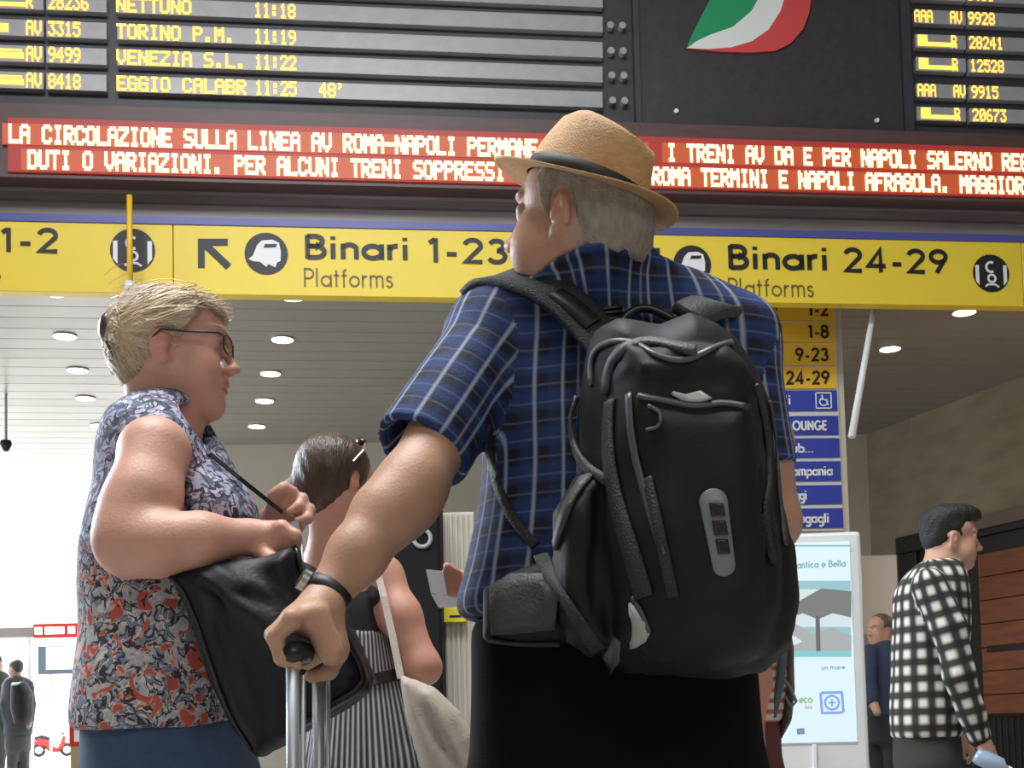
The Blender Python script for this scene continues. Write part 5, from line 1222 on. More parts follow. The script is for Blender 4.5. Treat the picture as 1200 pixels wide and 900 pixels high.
def nse(scale, seed, det=1.5):
    v = nt.nodes.new('ShaderNodeTexNoise'); v.noise_dimensions = '4D'; v.inputs['W'].default_value = seed; v.inputs['Scale'].default_value = scale; v.inputs['Detail'].default_value = det; v.inputs['Distortion'].default_value = .6; L.new(mxv.outputs[2], v.inputs['Vector']); return v.outputs['Fac']
def m2(op, a_, b_):
    n = nt.nodes.new('ShaderNodeMath'); n.operation = op
    for i, v in enumerate((a_, b_)):
        if isinstance(v, (int, float)): n.inputs[i].default_value = v
        else: L.new(v, n.inputs[i])
    return n.outputs[0]
def line_(f_, at_, wd): return m2('LESS_THAN', m2('ABSOLUTE', m2('SUBTRACT', f_, at_), 0), wd)
def mixc(f_, a_, b_):
    n = nt.nodes.new('ShaderNodeMix'); n.data_type = 'RGBA'
    for i, v in ((0, f_), (6, a_), (7, b_)):
        if isinstance(v, tuple): n.inputs[i].default_value = (*v, 1)
        else: L.new(v, n.inputs[i])
    return n.outputs[2]
sz_ = nt.nodes.new('ShaderNodeSeparateXYZ'); L.new(tc.outputs['Object'], sz_.inputs[0]); mr = nt.nodes.new('ShaderNodeMapRange'); L.new(sz_.outputs[2], mr.inputs[0]); zc_ = P(190, 668, 2.2)[2]; mr.inputs[1].default_value = zc_+.05; mr.inputs[2].default_value = zc_-.03
low = mr.outputs[0]
A_, B2, C2, D2 = nse(46, 1), nse(58, 5), nse(40, 9), nse(75, 13)
up_ = mixc(m2('GREATER_THAN', A_, .5), (.10, .14, .21), (.40, .39, .52)); up_ = mixc(m2('GREATER_THAN', B2, .60), up_, (.60, .57, .66)); up_ = mixc(line_(C2, .5, .030), up_, (.035, .035, .06)); up_ = mixc(m2('GREATER_THAN', D2, .64), up_, (.25, .10, .15))
lo_c = mixc(m2('GREATER_THAN', A_, .52), (.20, .23, .30), (.44, .43, .47)); lo_c = mixc(line_(B2, .54, .022), lo_c, (.66, .60, .56)); lo_c = mixc(line_(A_, .47, .026), lo_c, (.04, .035, .045)); lo_c = mixc(m2('GREATER_THAN', C2, .585), lo_c, (.50, .09, .06)); lo_c = mixc(line_(C2, .57, .014), lo_c, (.62, .30, .22)); lo_c = mixc(m2('GREATER_THAN', D2, .63), lo_c, (.05, .03, .04))
L.new(mixc(low, up_, lo_c), b.inputs['Base Color'])
npmesh('blouse', V, Q, M, wom, wo)['label'] = 'sleeveless floral blouse'
T_ = Fig()
T_.add(loft(pxloft([(828, 192, 92, .160, 2.20), (850, 194, 92, .170, 2.20), (900, 200, 98, .178, 2.20), (950, 202, 100, .178, 2.20)]), 2.2, .02), .02)
hz_ = P(200, 940, 2.2)[2]; legs(T_, (wo[0]+.0, 2.12, hz_), (wo[0]+.03, 2.29, hz_), (wo[0]-.03, 2.11, 0), (wo[0]+.09, 2.30, 0), .105, .06, .05)
T_.disp = wob(24, .004, 23, 5)
V, Q = T_.mesh(.012); npmesh('jeans', V, Q, clothmat('blue_denim', (.045, .085, .16), .85, noise=(60, .5, (.06, .11, .20))), wom, wo)
shoe(wom, (wo[0], 2.11), 0, m_shoe, wo); shoe(wom, (wo[0]+.12, 2.30), 0, m_shoe, wo)
# claw clip and hairpin
t = thing('hair_clip', WT(-.112, -.02, .02), 'dark brown claw clip at the back of the blonde hair', 'hair clip'); to_ = np.array(t.location)
m_tort = mat('dark_brown_plastic', (.07, .045, .035), .3)
c_ = P(129, 384, 2.16)
g_ = Fig(); g_.add(ell(P(127, 384, 2.165), (.016, .030, .027), WM@rotl(.15, 'y')), .01)
for k in range(5): g_.add(cone(P(125+k*2, 400, 2.135+k*.012), P(133+k*3, 418, 2.135+k*.012), .004, .0025), .004)
V, Q = g_.mesh(.003); npmesh('clip_shell', V, Q, m_tort, t, to_)
pp, nn = H_.hit([(132, 404), (136, 418), (141, 432)], 1.6, .003); mb = MB(); mb.tube(pp, .002, 6); mb.build('clip_pin', mat('pin_metal', (.5, .45, .4), .3, .7), t, origin=to_)
# glasses
t = thing('glasses', WT(.10, 0, .0), 'thin dark rimmed glasses on the blonde woman\'s face', 'glasses'); to_ = np.array(t.location)
m_rim = mat('glasses_rim', (.03, .025, .03), .3)
for y in (-1, 1):
    cen = np.array([.107, y*.031, -.003]); loop = []
    for a in np.linspace(0, 2*math.pi, 22, endpoint=False):
        ca, sa = math.cos(a), math.sin(a); yy = .0235*math.copysign(abs(ca)**.7, ca); zz_ = .0165*math.copysign(abs(sa)**.75, sa); loop.append(WT(cen[0]-abs(cen[1]+yy)**2*3.2+.0, cen[1]+yy, cen[2]+zz_))
    mb = MB(); mb.tube(loop, .0017, 6, closed=True); rim = mb.build('rim', m_rim, t, smooth=True, origin=to_)
    mb = MB(); mb.add(loop, [tuple(range(22))]); mb.build('lens', mat('lens_glass', (.9, .95, 1.), .05, trans=1.0) if y < 0 else bpy.data.materials['lens_glass'], rim, origin=to_)
    mb = MB(); mb.tube([WT(.0985, y*.0545, .008), WT(.090, y*.074, .008), WT(.04, y*.083, .006), (WT(-.006, y*.087, .008)), WT(-.022, y*.086, -.008)], .0019, 6); mb.build('temple', m_rim, t, smooth=True, origin=to_)
mb = MB(); mb.tube([WT(.106, -.0085, .002), WT(.109, 0, .005), WT(.106, .0085, .002)], .0015, 6); mb.build('bridge', m_rim, t, origin=to_)
# earring
# ---- black shoulder bag she is opening
t = thing('shoulder_bag', P(330, 880, 2.05), 'large slouching black shoulder bag held open in front of the blonde woman', 'handbag'); to_ = np.array(t.location)
G_ = Fig()
G_.add(pillow([(200, 676), (228, 664), (262, 656), (300, 650), (344, 640), (352, 652), (356, 690), (372, 740), (392, 790), (372, 842), (342, 868), (304, 890), (272, 856), (246, 800), (222, 736)], 1.985, .055, .05, tilt=.10, ref=200), .02)
G_.add(pillow([(344, 650), (372, 664), (396, 700), (420, 750), (438, 792), (434, 812), (396, 836), (352, 862), (330, 800), (330, 700)], 2.06, .055, .05, tilt=.10, ref=380), .02)
gf = folds([(P(330, 690, 1.95), (.5, 0, -.45), .10, .012, .016), (P(300, 720, 1.94), (.6, 0, -.7), .14, .014, -.014), (P(290, 700, 1.94), (1, 0, -.2), .08, .012, .012), (P(350, 760, 1.98), (.7, 0, -.6), .11, .014, .014), (P(275, 770, 1.94), (.4, 0, -1), .12, .014, .012), (P(320, 820, 1.96), (.3, 0, -1), .08, .016, -.012), (P(255, 690, 1.93), (.7, 0, -.6), .08, .010, -.012), (P(380, 730, 2.0), (.4, 0, -1), .09, .010, .014), (P(400, 780, 2.0), (.5, 0, -1), .07, .012, -.010)])
gw = wob(30, .010, 31, 6, (1, 1, .6)); G_.disp = lambda X, Y, Z: gf(X, Y, Z)+gw(X, Y, Z)
V, Q = G_.mesh(.0065); m_bag = mat('soft_black_leather', (.009, .010, .013), .55, noise=(12, .6, (.016, .017, .022)), bump=(120, .12), spec=.35); npmesh('bag_body', V, Q, m_bag, t, to_)
on(G_, [(200, 676), (214, 690), (232, 730), (252, 790), (272, 840), (296, 878)], .006, .004, m_buck, 'edge_strap', t, to_, n=30, Y0=1.5)
on(G_, [(386, 712), (404, 746), (424, 786), (420, 806), (384, 828), (350, 850)], .016, .006, m_buck, 'edge_strap', t, to_, n=30, Y0=1.5)
on(G_, [(346, 644), (352, 670), (366, 700)], .014, .006, m_buck, 'rim_piping', t, to_, n=12, Y0=1.5)
sp = [P(236, 522, 2.12), P(246, 532, 2.10), P(280, 560, 2.10), P(310, 584, 2.13), P(330, 600, 2.16)]
mb = MB(); mb.ribbon(sp, [np.array([.3, -1, .4])]*5, .0075, .003); mb.build('shoulder_strap', m_buck, t, origin=to_)
sp = [P(345, 612, 2.15), P(350, 640, 2.12), P(350, 668, 2.08)]; mb = MB(); mb.ribbon(sp, [np.array([0, -1, .1])]*3, .016, .004); mb.build('handle', m_buck, t, origin=to_)

# ================================================================ THE DARK-HAIRED WOMAN IN A STRIPED DRESS
VS = (.56, .29, .21); vY = 3.25
v_ = thing('person', (P(425, 800, vY)[0], vY, 0), 'dark-haired woman seen from behind in black top and striped skirt', 'person'); vo = np.array(v_.location)
vhc = P(396, 566, 3.23); VM = frame(math.radians(48), math.radians(10), 0)
B_ = Fig(); VT = head(B_, vhc, VM, .97, female=True); B_.add(cone(VT(-.03, 0, -.04), P(388, 655, 3.26), .048, .054), .03)
B_.chain([(P(392, 668, 3.26), .075), (P(402, 720, 3.26), .105), (P(425, 820, 3.26), .12)], .05)
vs1 = P(448, 676, 3.22); ve = P(496, 782, 3.16); vw = P(452, 800, 3.42)
B_.chain([(P(400, 665, 3.26), .05), (vs1, .050), (P(470, 722, 3.18), .048), (ve, .041), (P(478, 800, 3.28), .04), (vw, .028)], .03)
vs2 = P(350, 674, 3.36); B_.chain([(P(385, 665, 3.28), .05), (vs2, .052), (P(345, 740, 3.42), .048), (P(352, 800, 3.46), .042), (P(400, 790, 3.60), .03)], .03)
for q_ in (P(446, 796, 3.47), P(408, 786, 3.64)): B_.add(ell(q_, (.035, .05, .025)), .02)
V, Q = B_.mesh(.008, fine=[(2, vhc[2]-.14, 9, .0045)]); tone = head_tones(VT, .97, V, VS, red=.1); npmesh('body', V, Q, skinmat('skin_rosy', VS), v_, vo, tone)
H_ = Fig(); E = lambda p, r, k=.02, mode='u', R=None: H_.add(ell(VT(*p), np.array(r), VM if R is None else VM@R), k, mode)
E((-.022, 0, .036), (.102, .086, .088)); E((-.050, 0, .0), (.064, .078, .078), .03); E((-.070, .02, -.050), (.045, .058, .055), .03); E((-.092, .045, -.050), (.040, .042, .045), .02)
for y in (-1, 1): E((-.002, y*.094, -.010), (.026, .030, .036), .008, 's')
H_.add(rbox(VT(.100, 0, -.02), np.array((.058, .12, .09)), .0, VM@rotl(.22, 'y')), .008, 's'); H_.add(rbox(VT(.0, 0, -.142), np.array((.15, .12, .052)), .0, VM@rotl(-.25, 'y')), .010, 's')
H_.disp = lambda X, Y, Z: (.0008*np.sin((X-vhc[0])*260+Z*80)).astype(f32)
V, Q = H_.mesh(.0045); npmesh('hair', V, Q, mat('dark_brown_hair', (.040, .023, .016), .42, noise=(30, .8, (.10, .055, .028), (1, 1, .4)), bump=(90, .5, (3, 1, .5))), v_, vo)
t = thing('sunglasses', VT(.03, 0, .122), 'dark sunglasses pushed up on the dark-haired woman\'s head', 'glasses'); to_ = np.array(t.location)
for y in (-1, 1): mb = MB(); mb.tube([VT(.035, y*.012, .124), VT(.036, y*.030, .122), VT(.030, y*.052, .112)], [.006, .012, .007], 8); mb.build('lens', m_buck, t, smooth=True, origin=to_); mb = MB(); mb.tube([VT(.030, y*.056, .110), VT(.0, y*.088, .075), VT(-.03, y*.090, .035)], .003, 6); mb.build('temple', mat('temple_metal', (.4, .36, .34), .3, .7) if y < 0 else bpy.data.materials['temple_metal'], t, origin=to_)
S_ = Fig(); S_.add(loft(pxloft([(672, 396, 20, .06, 3.26), (690, 400, 46, .09, 3.26), (712, 404, 54, .115, 3.26), (742, 408, 53, .12, 3.26), (758, 412, 52, .12, 3.26)]), 2.2, .01), .02)
S_.add(cone(P(385, 655, 3.25), P(392, 690, 3.17), .014, .016), .01); S_.add(cone(P(436, 662, 3.22), P(440, 700, 3.17), .014, .02), .01)
V, Q = S_.mesh(.008); npmesh('top', V, Q, clothmat('black_top', (.016, .016, .018)), v_, vo)
S_ = Fig(); S_.add(loft(pxloft([(742, 410, 51, .125, 3.26), (770, 418, 52, .13, 3.26), (800, 426, 56, .135, 3.26), (860, 434, 72, .16, 3.26), (920, 438, 84, .18, 3.26), (1100, 440, 98, .22, 3.26)]), 2.2, .01), .02)
pf = lambda X, Y, Z: (.007*np.sin(np.arctan2(X-vo[0], 3.26-Y)*17+2*np.sin(Z*5))*np.clip((1.05-Z)*3, .15, 1)).astype(f32); S_.disp = pf
V, Q = S_.mesh(.009)
uv = uv_figure(V, (P(425, 820, 3.26)[0], 3.26), [], .15)
u, v, mth, stripe, mix, done, tc, nt = nodes_cloth('pinstripe', .85); npmesh('skirt', V, Q, done(mix(stripe(u, .0125, .42, 0, .12), (.035, .036, .04), (.44, .43, .42))), v_, vo, None, uv)['label'] = 'black and white pinstriped skirt'
pp, nn = S_.hit(smooth_px([(368, 800), (400, 806), (440, 796), (476, 788)], 16), 2.6, .004); mb = MB(); mb.ribbon(pp, nn, .030, .006); mb.build('belt', m_buck, v_, origin=vo)
T_ = Fig(); legs(T_, (vo[0]-.06, 3.26, .8), (vo[0]+.09, 3.26, .8), (vo[0]-.07, 3.27, 0), (vo[0]+.12, 3.22, 0), .075, .04); V, Q = T_.mesh(.012); npmesh('legs', V, Q, bpy.data.materials['skin_rosy'], v_, vo, np.tile(np.array(VS), (len(V), 1)))
shoe(v_, (vo[0]-.07, 3.27), math.radians(60), m_shoe, vo); shoe(v_, (vo[0]+.12, 3.22), math.radians(60), m_shoe, vo)
t = thing('tote_bag', P(520, 940, 3.02), 'cream cloth tote bag hanging beside the striped skirt', 'handbag'); to_ = np.array(t.location)
G_ = Fig(); G_.add(pillow([(468, 790), (486, 796), (512, 806), (540, 834), (556, 862), (566, 900), (560, 950), (524, 962), (500, 930), (486, 880), (474, 836)], 3.02, .075, .07), .02)
gf = folds([(P(500, 840, 2.96), (.5, 0, -1), .14, .014, .014), (P(520, 850, 2.96), (.45, 0, -1), .14, .012, -.012), (P(540, 880, 2.96), (.2, 0, -1), .10, .016, .010)]); G_.disp = gf
V, Q = G_.mesh(.009); npmesh('bag_body', V, Q, clothmat('cream_canvas', (.46, .40, .33), .8), t, to_)
mb = MB(); mb.ribbon([P(442, 668, 3.155), P(450, 700, 3.10), P(460, 745, 3.06), P(470, 795, 3.02)], [np.array([0, -1, 0.])]*4, .018, .004); mb.build('bag_strap', bpy.data.materials['cream_canvas'], t, origin=to_)

# ================================================================ WOMAN BEHIND THE MAN: striped shirt, thin backpack, paper in hand
sY = 2.72; SS = (.55, .26, .19)
s_p = thing('person', (P(862, 820, sY)[0], sY, 0), 'person in red and white striped shirt mostly hidden behind the hat man', 'person'); spo = np.array(s_p.location)
shc = P(835, 500, sY); SM = frame(math.radians(172), math.radians(12)); B_ = Fig(); ST = head(B_, shc, SM, .97, female=True)
B_.add(cone(ST(-.03, 0, -.04), P(848, 572, sY), .05, .058), .03); B_.chain([(P(850, 575, sY), .07), (P(862, 700, sY), .10), (P(866, 800, sY), .11)], .05)
B_.chain([(P(850, 590, sY), .05), (P(848, 608, sY-.15), .05), (P(872, 712, sY-.20), .044), (P(876, 800, sY-.19), .042), (P(870, 880, sY-.20), .038), (P(862, 930, sY-.20), .026), (P(858, 960, sY-.2), .028)], .03)
B_.chain([(P(850, 590, sY), .05), (P(845, 605, sY+.13), .05), (P(710, 690, sY+.06), .042), (P(620, 690, sY+.0), .036), (P(556, 686, sY-.05), .026)], .03)
hp = P(536, 684, sY-.06)
B_.add(ell(hp, (.034, .018, .030)), .02)
for k in range(4): B_.chain([(P(532, 676+k*6, sY-.065), .011), (P(521, 674+k*7, sY-.085), .0098), (P(516, 680+k*6, sY-.075), .008)], .006)
B_.chain([(P(535, 672, sY-.085), .012), (P(524, 664, sY-.095), .010)], .006)
V, Q = B_.mesh(.008, fine=[(0, -9, P(560, 680, 2.7)[0], .004)]); tone = head_tones(ST, .97, V, SS); npmesh('body', V, Q, skinmat('skin_pink', SS), s_p, spo, tone)
H_ = Fig(); E = lambda p, r, k=.02, mode='u': H_.add(ell(ST(*p), np.array(r), SM), k, mode)
E((-.022, 0, .036), (.102, .086, .088)); E((-.050, 0, -.02), (.060, .076, .085), .03); H_.add(rbox(ST(.100, 0, -.02), np.array((.058, .12, .09)), .0, SM@rotl(.22, 'y')), .008, 's')
V, Q = H_.mesh(.008); npmesh('hair', V, Q, mat('brown_hair', (.12, .07, .04), .6, bump=(120, .5)), s_p, spo)
S_ = Fig(); S_.add(loft(pxloft([(582, 852, 30, .08, sY), (600, 855, 46, .15, sY), (660, 862, 56, .16, sY), (740, 868, 54, .155, sY), (800, 872, 48, .155, sY), (848, 872, 40, .15, sY)]), 2.2, .012), .02)
S_.add(cone(P(855, 606, sY-.12), P(872, 680, sY-.18), .062, .058), .03); S_.add(cone(P(845, 606, sY+.1), P(780, 648, sY+.1), .06, .056), .03); S_.disp = wob(28, .005, 41, 5)
V, Q = S_.mesh(.008); uv = uv_figure(V, (P(866, 700, sY)[0], sY), [], .15)
u, v, mth, stripe, mix, done, tc, nt = nodes_cloth('red_stripes', .8); npmesh('shirt', V, Q, done(mix(stripe(v, .022, .42, 0, .08), (.62, .56, .52), (.42, .10, .08))), s_p, spo, None, uv)['label'] = 'red and white striped shirt'
T_ = Fig(); T_.add(loft(pxloft([(830, 868, 42, .14, sY), (880, 866, 46, .15, sY), (940, 864, 48, .15, sY)]), 2.2, .03), .02); hz_ = P(864, 930, sY)[2]; legs(T_, (spo[0], sY-.08, hz_), (spo[0], sY+.08, hz_), (spo[0], sY-.09, 0), (spo[0]-.06, sY+.09, 0), .085, .05, .04)
V, Q = T_.mesh(.014); npmesh('trousers', V, Q, clothmat('dark_red_cloth', (.12, .03, .03)), s_p, spo); shoe(s_p, (spo[0]-.03, sY-.09), math.pi, m_shoe, spo); shoe(s_p, (spo[0]-.09, sY+.09), math.pi, m_shoe, spo)
t = thing('small_backpack', P(922, 860, sY), 'thin grey-brown backpack with a loose cord behind the striped shirt', 'backpack'); to_ = np.array(t.location)
G_ = Fig(); G_.add(pillow([(903, 720), (918, 728), (925, 760), (926, 810), (922, 846), (908, 872), (898, 876), (904, 830), (906, 780)], sY, .12, .03), .02); G_.disp = wob(40, .004, 9)
V, Q = G_.mesh(.006); npmesh('pack_body', V, Q, mat('grey_brown_cloth', (.14, .115, .10), .7, noise=(20, .5, (.09, .075, .07)), bump=(150, .3)), t, to_)
mb = MB(); mb.tube([P(912, 742, sY-.13), P(918, 764, sY-.14), P(914, 800, sY-.14), P(905, 840, sY-.13)], .009, 8); mb.build('pack_strap', mat('slate_strap', (.06, .10, .13), .5), t, smooth=True, origin=to_)
mb = MB(); mb.tube([P(918, 796, sY-.12), P(926, 806, sY-.13), P(933, 822, sY-.12), P(928, 829, sY-.12), P(920, 816, sY-.12)], .0035, 6); mb.build('cord', m_ref, t, smooth=True, origin=to_)
t = thing('folded_paper', P(522, 690, sY-.10), 'folded white paper held out left of the plaid shirt', 'paper'); to_ = np.array(t.location); m_pap = mat('paper_white', (.74, .73, .74), .6)
for pts in ([(499, 667), (519, 669), (524, 697), (505, 695)], [(505, 696), (524, 698), (541, 704), (534, 711), (514, 712)]):
    mb = MB(); fr_ = [P(a, b, sY-.10) for a, b in pts]; n_ = len(pts); mb.add(fr_+[p_+np.array([0, .004, 0]) for p_ in fr_], [tuple(range(n_)), tuple(range(2*n_-1, n_-1, -1))]+[(i, i+n_, (i+1) % n_+n_, (i+1) % n_) for i in range(n_)]); mb.build('sheet', m_pap, t, origin=to_)
mb = MB(); p0 = P(548, 800, 1.9)
# ================================================================ PEOPLE FURTHER OFF
def walker(Y, px, rows, hc_px, yaw, pitch, skin, hair, shirt_m, pant_m, name_label, hs=1.0, arms=(), hairf=None, hem=None, res=.012, collar=None, uvR=.14, handf=None, feet=.10, shirt_label=None):
    t = thing('person', (P(px, 800, Y)[0], Y, 0), name_label, 'person'); o_ = np.array(t.location); c = P(hc_px[0], hc_px[1], Y); Mx = frame(yaw, pitch); B_ = Fig(); T = head(B_, c, Mx, hs)
    r0 = rows[0]; B_.add(cone(T(-.03, 0, -.04), P(r0[1], r0[0]+6*5/Y, Y), .052, .058), .03); mid = rows[len(rows)//2]
    B_.chain([(P(r0[1], r0[0]+12*5/Y, Y), .07), (P(mid[1], mid[0], Y), .09), (P(rows[-1][1], rows[-1][0], Y), .1)], .05)
    for ch in arms: B_.chain([(P(*a), r_) for a, r_ in ch], .02)
    hf_ = handf(B_) if handf else []
    V, Q = B_.mesh(res, fine=[(2, c[2]-.15, 9, res*.5)]+hf_); tone = head_tones(T, hs, V, skin); sm = skinmat('skin_tone', skin); npmesh('body', V, Q, sm, t, o_, tone)
    H_ = Fig(); E = lambda p, r, k=.02, mode='u', R=None: H_.add(ell(T(*p), np.array(r)*hs, Mx if R is None else Mx@R), k, mode); E((-.020, 0, .036), (.100, .082, .086)); E((-.052, 0, -.004), (.058, .068, .065), .02)
    if hairf: hairf(E)
    for y in (-1, 1): E((-.004, y*.090, -.012), (.026, .030, .036), .008, 's')
    H_.add(rbox(T(.100, 0, -.01), np.array((.050, .12, .075))*hs, .0, Mx@rotl(.25, 'y')), .008, 's'); H_.add(rbox(T(-.02, 0, -.115), np.array((.15, .12, .055))*hs, .0, Mx@rotl(-.22, 'y')), .010, 's')
    H_.disp = wob(180, .003, 8); V, Q = H_.mesh(res*.6); npmesh('hair', V, Q, mat('hair_tone', hair, .6, bump=(150, .5)), t, o_)
    S_ = Fig(); tor_ = loft(pxloft(rows), 2.2, .012); S_.add(tor_, .02); own_ = []
    for ch in arms:
        own_.append([cone(P(*a), P(*b), ra+.014, rb+.014) for (a, ra), (b, rb) in zip(ch[:-2], ch[1:-1])])
        for q_ in own_[-1]: S_.add(q_, .02)
    S_.disp = wob(22, .007, 19, 6); V, Q = S_.mesh(res); sl = []
    for ch, ow in zip(arms, own_): sl.append((P(*ch[0][0]), P(*ch[-2][0]), .075, .04, ow))
    o = npmesh('shirt', V, Q, shirt_m, t, o_, None, uv_figure(V, (P(mid[1], mid[0], Y)[0], Y), sl, uvR, tor_))
    if shirt_label: o['label'] = shirt_label
    T_ = Fig(); l_ = rows[-1]; hip = P(l_[1], l_[0], Y); rx = l_[2]*mpp(Y)
    T_.add(loft([(hip[2]+.04, hip[0], Y, rx*.9, l_[3]*.9), (hip[2]-.08, hip[0], Y, rx*.95, l_[3]*.95), (hip[2]-.20, hip[0], Y, rx*.9, l_[3]*.9)], 2.2, .03), .02)
    fx = math.cos(yaw)*.10; fy = math.sin(yaw)*.10; lx = -math.sin(yaw)*.08; ly = math.cos(yaw)*.08
    legs(T_, (hip[0]+lx, Y+ly, hip[2]-.12), (hip[0]-lx, Y-ly, hip[2]-.12), (hip[0]+lx+fx*feet*10, Y+ly+fy*feet*10, 0), (hip[0]-lx-fx*feet*10, Y-ly-fy*feet*10, 0), .085, .055, .04)
    V, Q = T_.mesh(res*1.3); npmesh('trousers', V, Q, pant_m, t, o_)
    for sg in (1, -1): shoe(t, (hip[0]+sg*lx+sg*fx*feet*10+fx*.3, Y+sg*ly+sg*fy*feet*10), yaw, m_shoe, o_)
    return t, o_, T, Mx, S_
# young man in checked flannel shirt
yY = 5.0
u, v, mth, stripe, mix, done, tc, nt = nodes_cloth('checked_flannel', .9)
su = stripe(u, .056, .50, .0, .11); sv = stripe(v, .063, .50, .01, .11)
both = mth('MULTIPLY', su, sv); one = mth('MAXIMUM', su, sv)
m_flan = done(mix(both, mix(mth('MULTIPLY', one, .9), (.012, .012, .012), (.035, .034, .032)), (.66, .64, .58)))
def yh(E): E((.03, 0, .098), (.080, .074, .038), .03); E((.078, 0, .085), (.036, .058, .030), .02); E((-.04, 0, .075), (.075, .075, .05), .03)
def y_hands(g_):
    for (bx_, by_, bY, k_) in ((1153, 872, yY-.18, 1), (1127, 866, yY+.10, 0)):
        g_.add(cone(P(bx_-4, by_-8, bY), P(bx_+3, by_+8, bY), .026, .030), .02)
        for i in range(4): a = P(bx_+6+i*1.2, by_+10-i*2.0, bY-.02+i*.014); b_ = P(bx_+12+i*.8, by_+20-i*1.5, bY-.025+i*.014); c2 = P(bx_+8, by_+28-i*1.5, bY-.03+i*.014); g_.add(cone(P(bx_+2, by_+6, bY), a, .018, .011), .01); g_.chain([(a, .0105), (b_, .0095), (c2, .008)], .004)
        g_.chain([(P(bx_-3, by_+4, bY-.02), .013), (P(bx_-1, by_+16, bY-.035), .011), (P(bx_+4, by_+22, bY-.04), .009)], .008)
    return [(2, P(1150, 905, yY)[2], P(1150, 862, yY)[2], .0045), (0, P(1118, 880, yY)[0], P(1175, 880, yY)[0], .0045)]
armN = [((1090, 686, yY-.16), .055), ((1112, 735, yY-.20), .050), ((1124, 790, yY-.22), .046), ((1138, 835, yY-.20), .036), ((1147, 862, yY-.18), .028), ((1153, 872, yY-.18), .026)]
armF = [((1090, 686, yY+.15), .055), ((1080, 740, yY+.20), .05), ((1092, 800, yY+.2), .042), ((1110, 840, yY+.15), .035), ((1120, 858, yY+.12), .028), ((1127, 866, yY+.1), .026)]
yt, yo, YT, YM, YS = walker(yY, 1092, [(655, 1104, 20, .07, yY), (668, 1098, 32, .13, yY), (690, 1092, 41, .165, yY), (730, 1091, 43, .165, yY), (790, 1089, 43, .155, yY), (840, 1088, 43, .155, yY), (864, 1086, 40, .15, yY)],
    (1114, 631), math.radians(-4), math.radians(3), (.50, .29, .21), (.004, .0035, .0035), m_flan, clothmat('dark_green_trousers', (.022, .026, .020)), 'young man with black hair in black and white checked flannel shirt', 1.0, [armN, armF], yh, res=.010, handf=y_hands, uvR=.15, feet=.12, shirt_label='black and white checked flannel shirt')
t = thing('water_bottle', P(1160, 905, yY-.20), 'pale blue bottle in the hand of the checked shirt man', 'bottle'); to_ = np.array(t.location)
a = P(1143, 884, yY-.19); b_ = P(1184, 904, yY-.22); d_ = b_-a
mb = MB(); mb.tube([a, a+d_*.1, a+d_*.7, a+d_*.82, a+d_*.9], [.028, .034, .034, .018, .014], 14); mb.build('bottle_body', mat('pale_blue_plastic', (.35, .45, .62), .2), t, smooth=True, origin=to_)
mb = MB(); mb.tube([a+d_*.9, a+d_], .017, 12); mb.build('cap', m_white, t, origin=to_)
mb = MB(); cp = [np.array(YT(.03+.048*math.cos(q_)*1.0-.045, .066*math.sin(q_), -.118+.016*math.cos(q_))) for q_ in np.linspace(0, 2*math.pi, 18, endpoint=False)]; mb.tube(cp, .013, 8, closed=True); mb.build('collar', clothmat('white_cotton', (.62, .60, .56)), yt, smooth=True, origin=yo)
mb = MB(); mb.tube([P(1143, 852, yY-.185), P(1147, 862, yY-.18)], [.040, .040], 12); mb.build('cuff', bpy.data.materials['white_cotton'], yt, smooth=True, origin=yo)
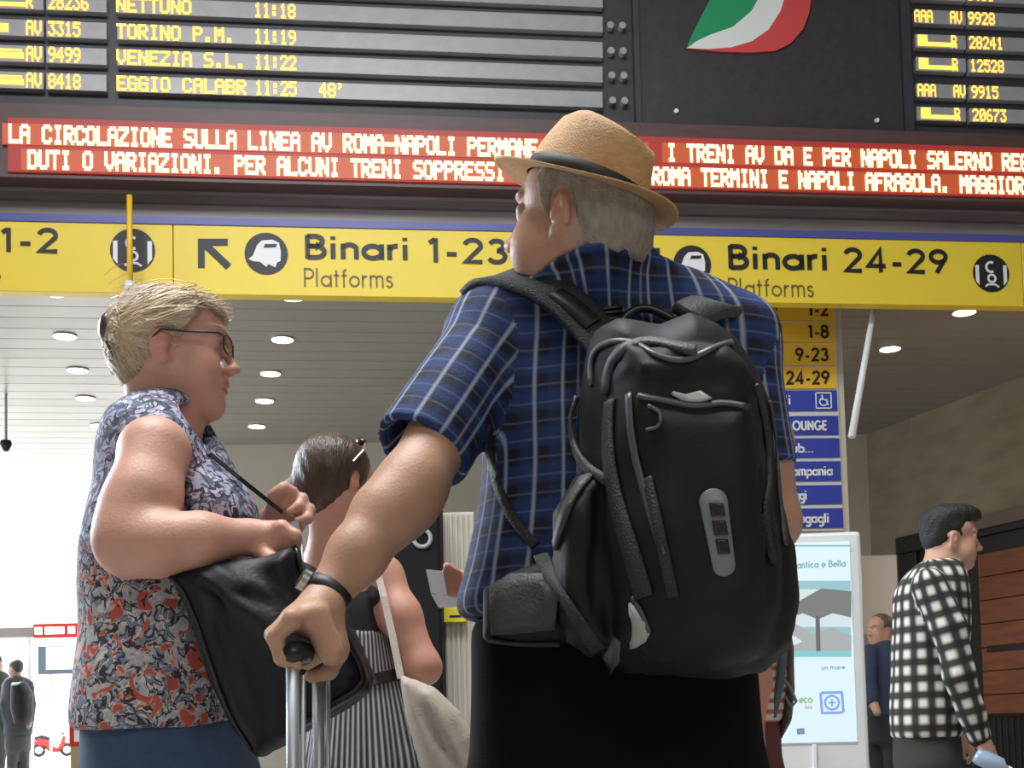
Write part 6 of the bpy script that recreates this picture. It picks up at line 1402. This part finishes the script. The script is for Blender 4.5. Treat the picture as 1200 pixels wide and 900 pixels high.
# balding man in blue behind him
fY = 9.3
def nh(E): pass
walker(fY, 1036, [(750, 1034, 8, .07, fY), (757, 1035, 16, .13, fY), (770, 1036, 21, .16, fY), (800, 1037, 21, .16, fY), (840, 1037, 20, .16, fY)], (1031, 738), math.radians(-150), 0, (.42, .23, .15), (.10, .07, .055), clothmat('navy_blue_cotton', (.022, .032, .065)), clothmat('black_trousers_b', (.012, .012, .014)), 'balding man in a dark blue shirt behind the checked shirt', .98,
       [[((1020, 765, fY-.1), .05), ((1018, 795, fY-.15), .045), ((1022, 820, fY-.2), .038), ((1028, 835, fY-.25), .03)], [((1053, 765, fY+.1), .05), ((1055, 795, fY+.1), .045), ((1053, 825, fY+.1), .038), ((1052, 838, fY), .03)]], res=.018, feet=.05)
# two travellers far out at the left edge
lY = 16.9
m_coat = clothmat('charcoal_coat', (.035, .040, .048))
walker(lY, 22, [(792, 19, 6, .08, lY), (797, 20, 14, .16, lY), (812, 21, 17, .2, lY), (838, 22, 17, .19, lY), (862, 21, 15, .17, lY)], (18, 783), math.radians(150), 0, (.35, .22, .16), (.03, .025, .022), m_coat, clothmat('grey_trousers', (.05, .055, .06)), 'right one of two dark-clad travellers at the far left doorway', 1.0,
       [[((9, 803, lY), .06), ((6, 825, lY-.1), .055), ((8, 842, lY-.1), .045), ((10, 852, lY-.1), .035)], [((33, 803, lY), .06), ((36, 825, lY-.1), .055), ((35, 842, lY-.1), .045), ((33, 852, lY-.1), .035)]], res=.03, feet=.05)
t = thing('dark_rucksack', P(30, 850, lY-.25), 'dark rucksack on the back of the right far-left traveller', 'backpack'); to_ = np.array(t.location)
G_ = Fig(); G_.add(pillow([(14, 800), (30, 798), (38, 812), (39, 836), (34, 850), (18, 850), (13, 830)], lY-.24, .16, .12), .02); V, Q = G_.mesh(.02); npmesh('pack_body', V, Q, m_nyl, t, to_)
mb = MB(); mb.tube([P(24, 800, lY-.28), P(24, 797, lY-.25), P(27, 797, lY-.25), P(27, 800, lY-.28)], .012, 6); mb.build('haul_loop', m_buck, t, origin=to_)
walker(lY+.8, -4, [(786, -4, 6, .08, lY+.8), (792, -4, 14, .16, lY+.8), (812, -4, 17, .18, lY+.8), (838, -4, 16, .18, lY+.8), (862, -5, 15, .17, lY+.8)], (-4, 777), math.radians(80), 0, (.35, .22, .16), (.03, .025, .022), clothmat('dark_green_coat', (.03, .04, .035)), clothmat('grey_trousers_b', (.04, .045, .05)), 'left one of two far-left travellers, cut by the frame', 1.0,
       [[((7, 800, lY+.8), .06), ((10, 825, lY+.7), .055), ((9, 842, lY+.7), .045), ((8, 852, lY+.7), .035)]], res=.03, feet=.05)
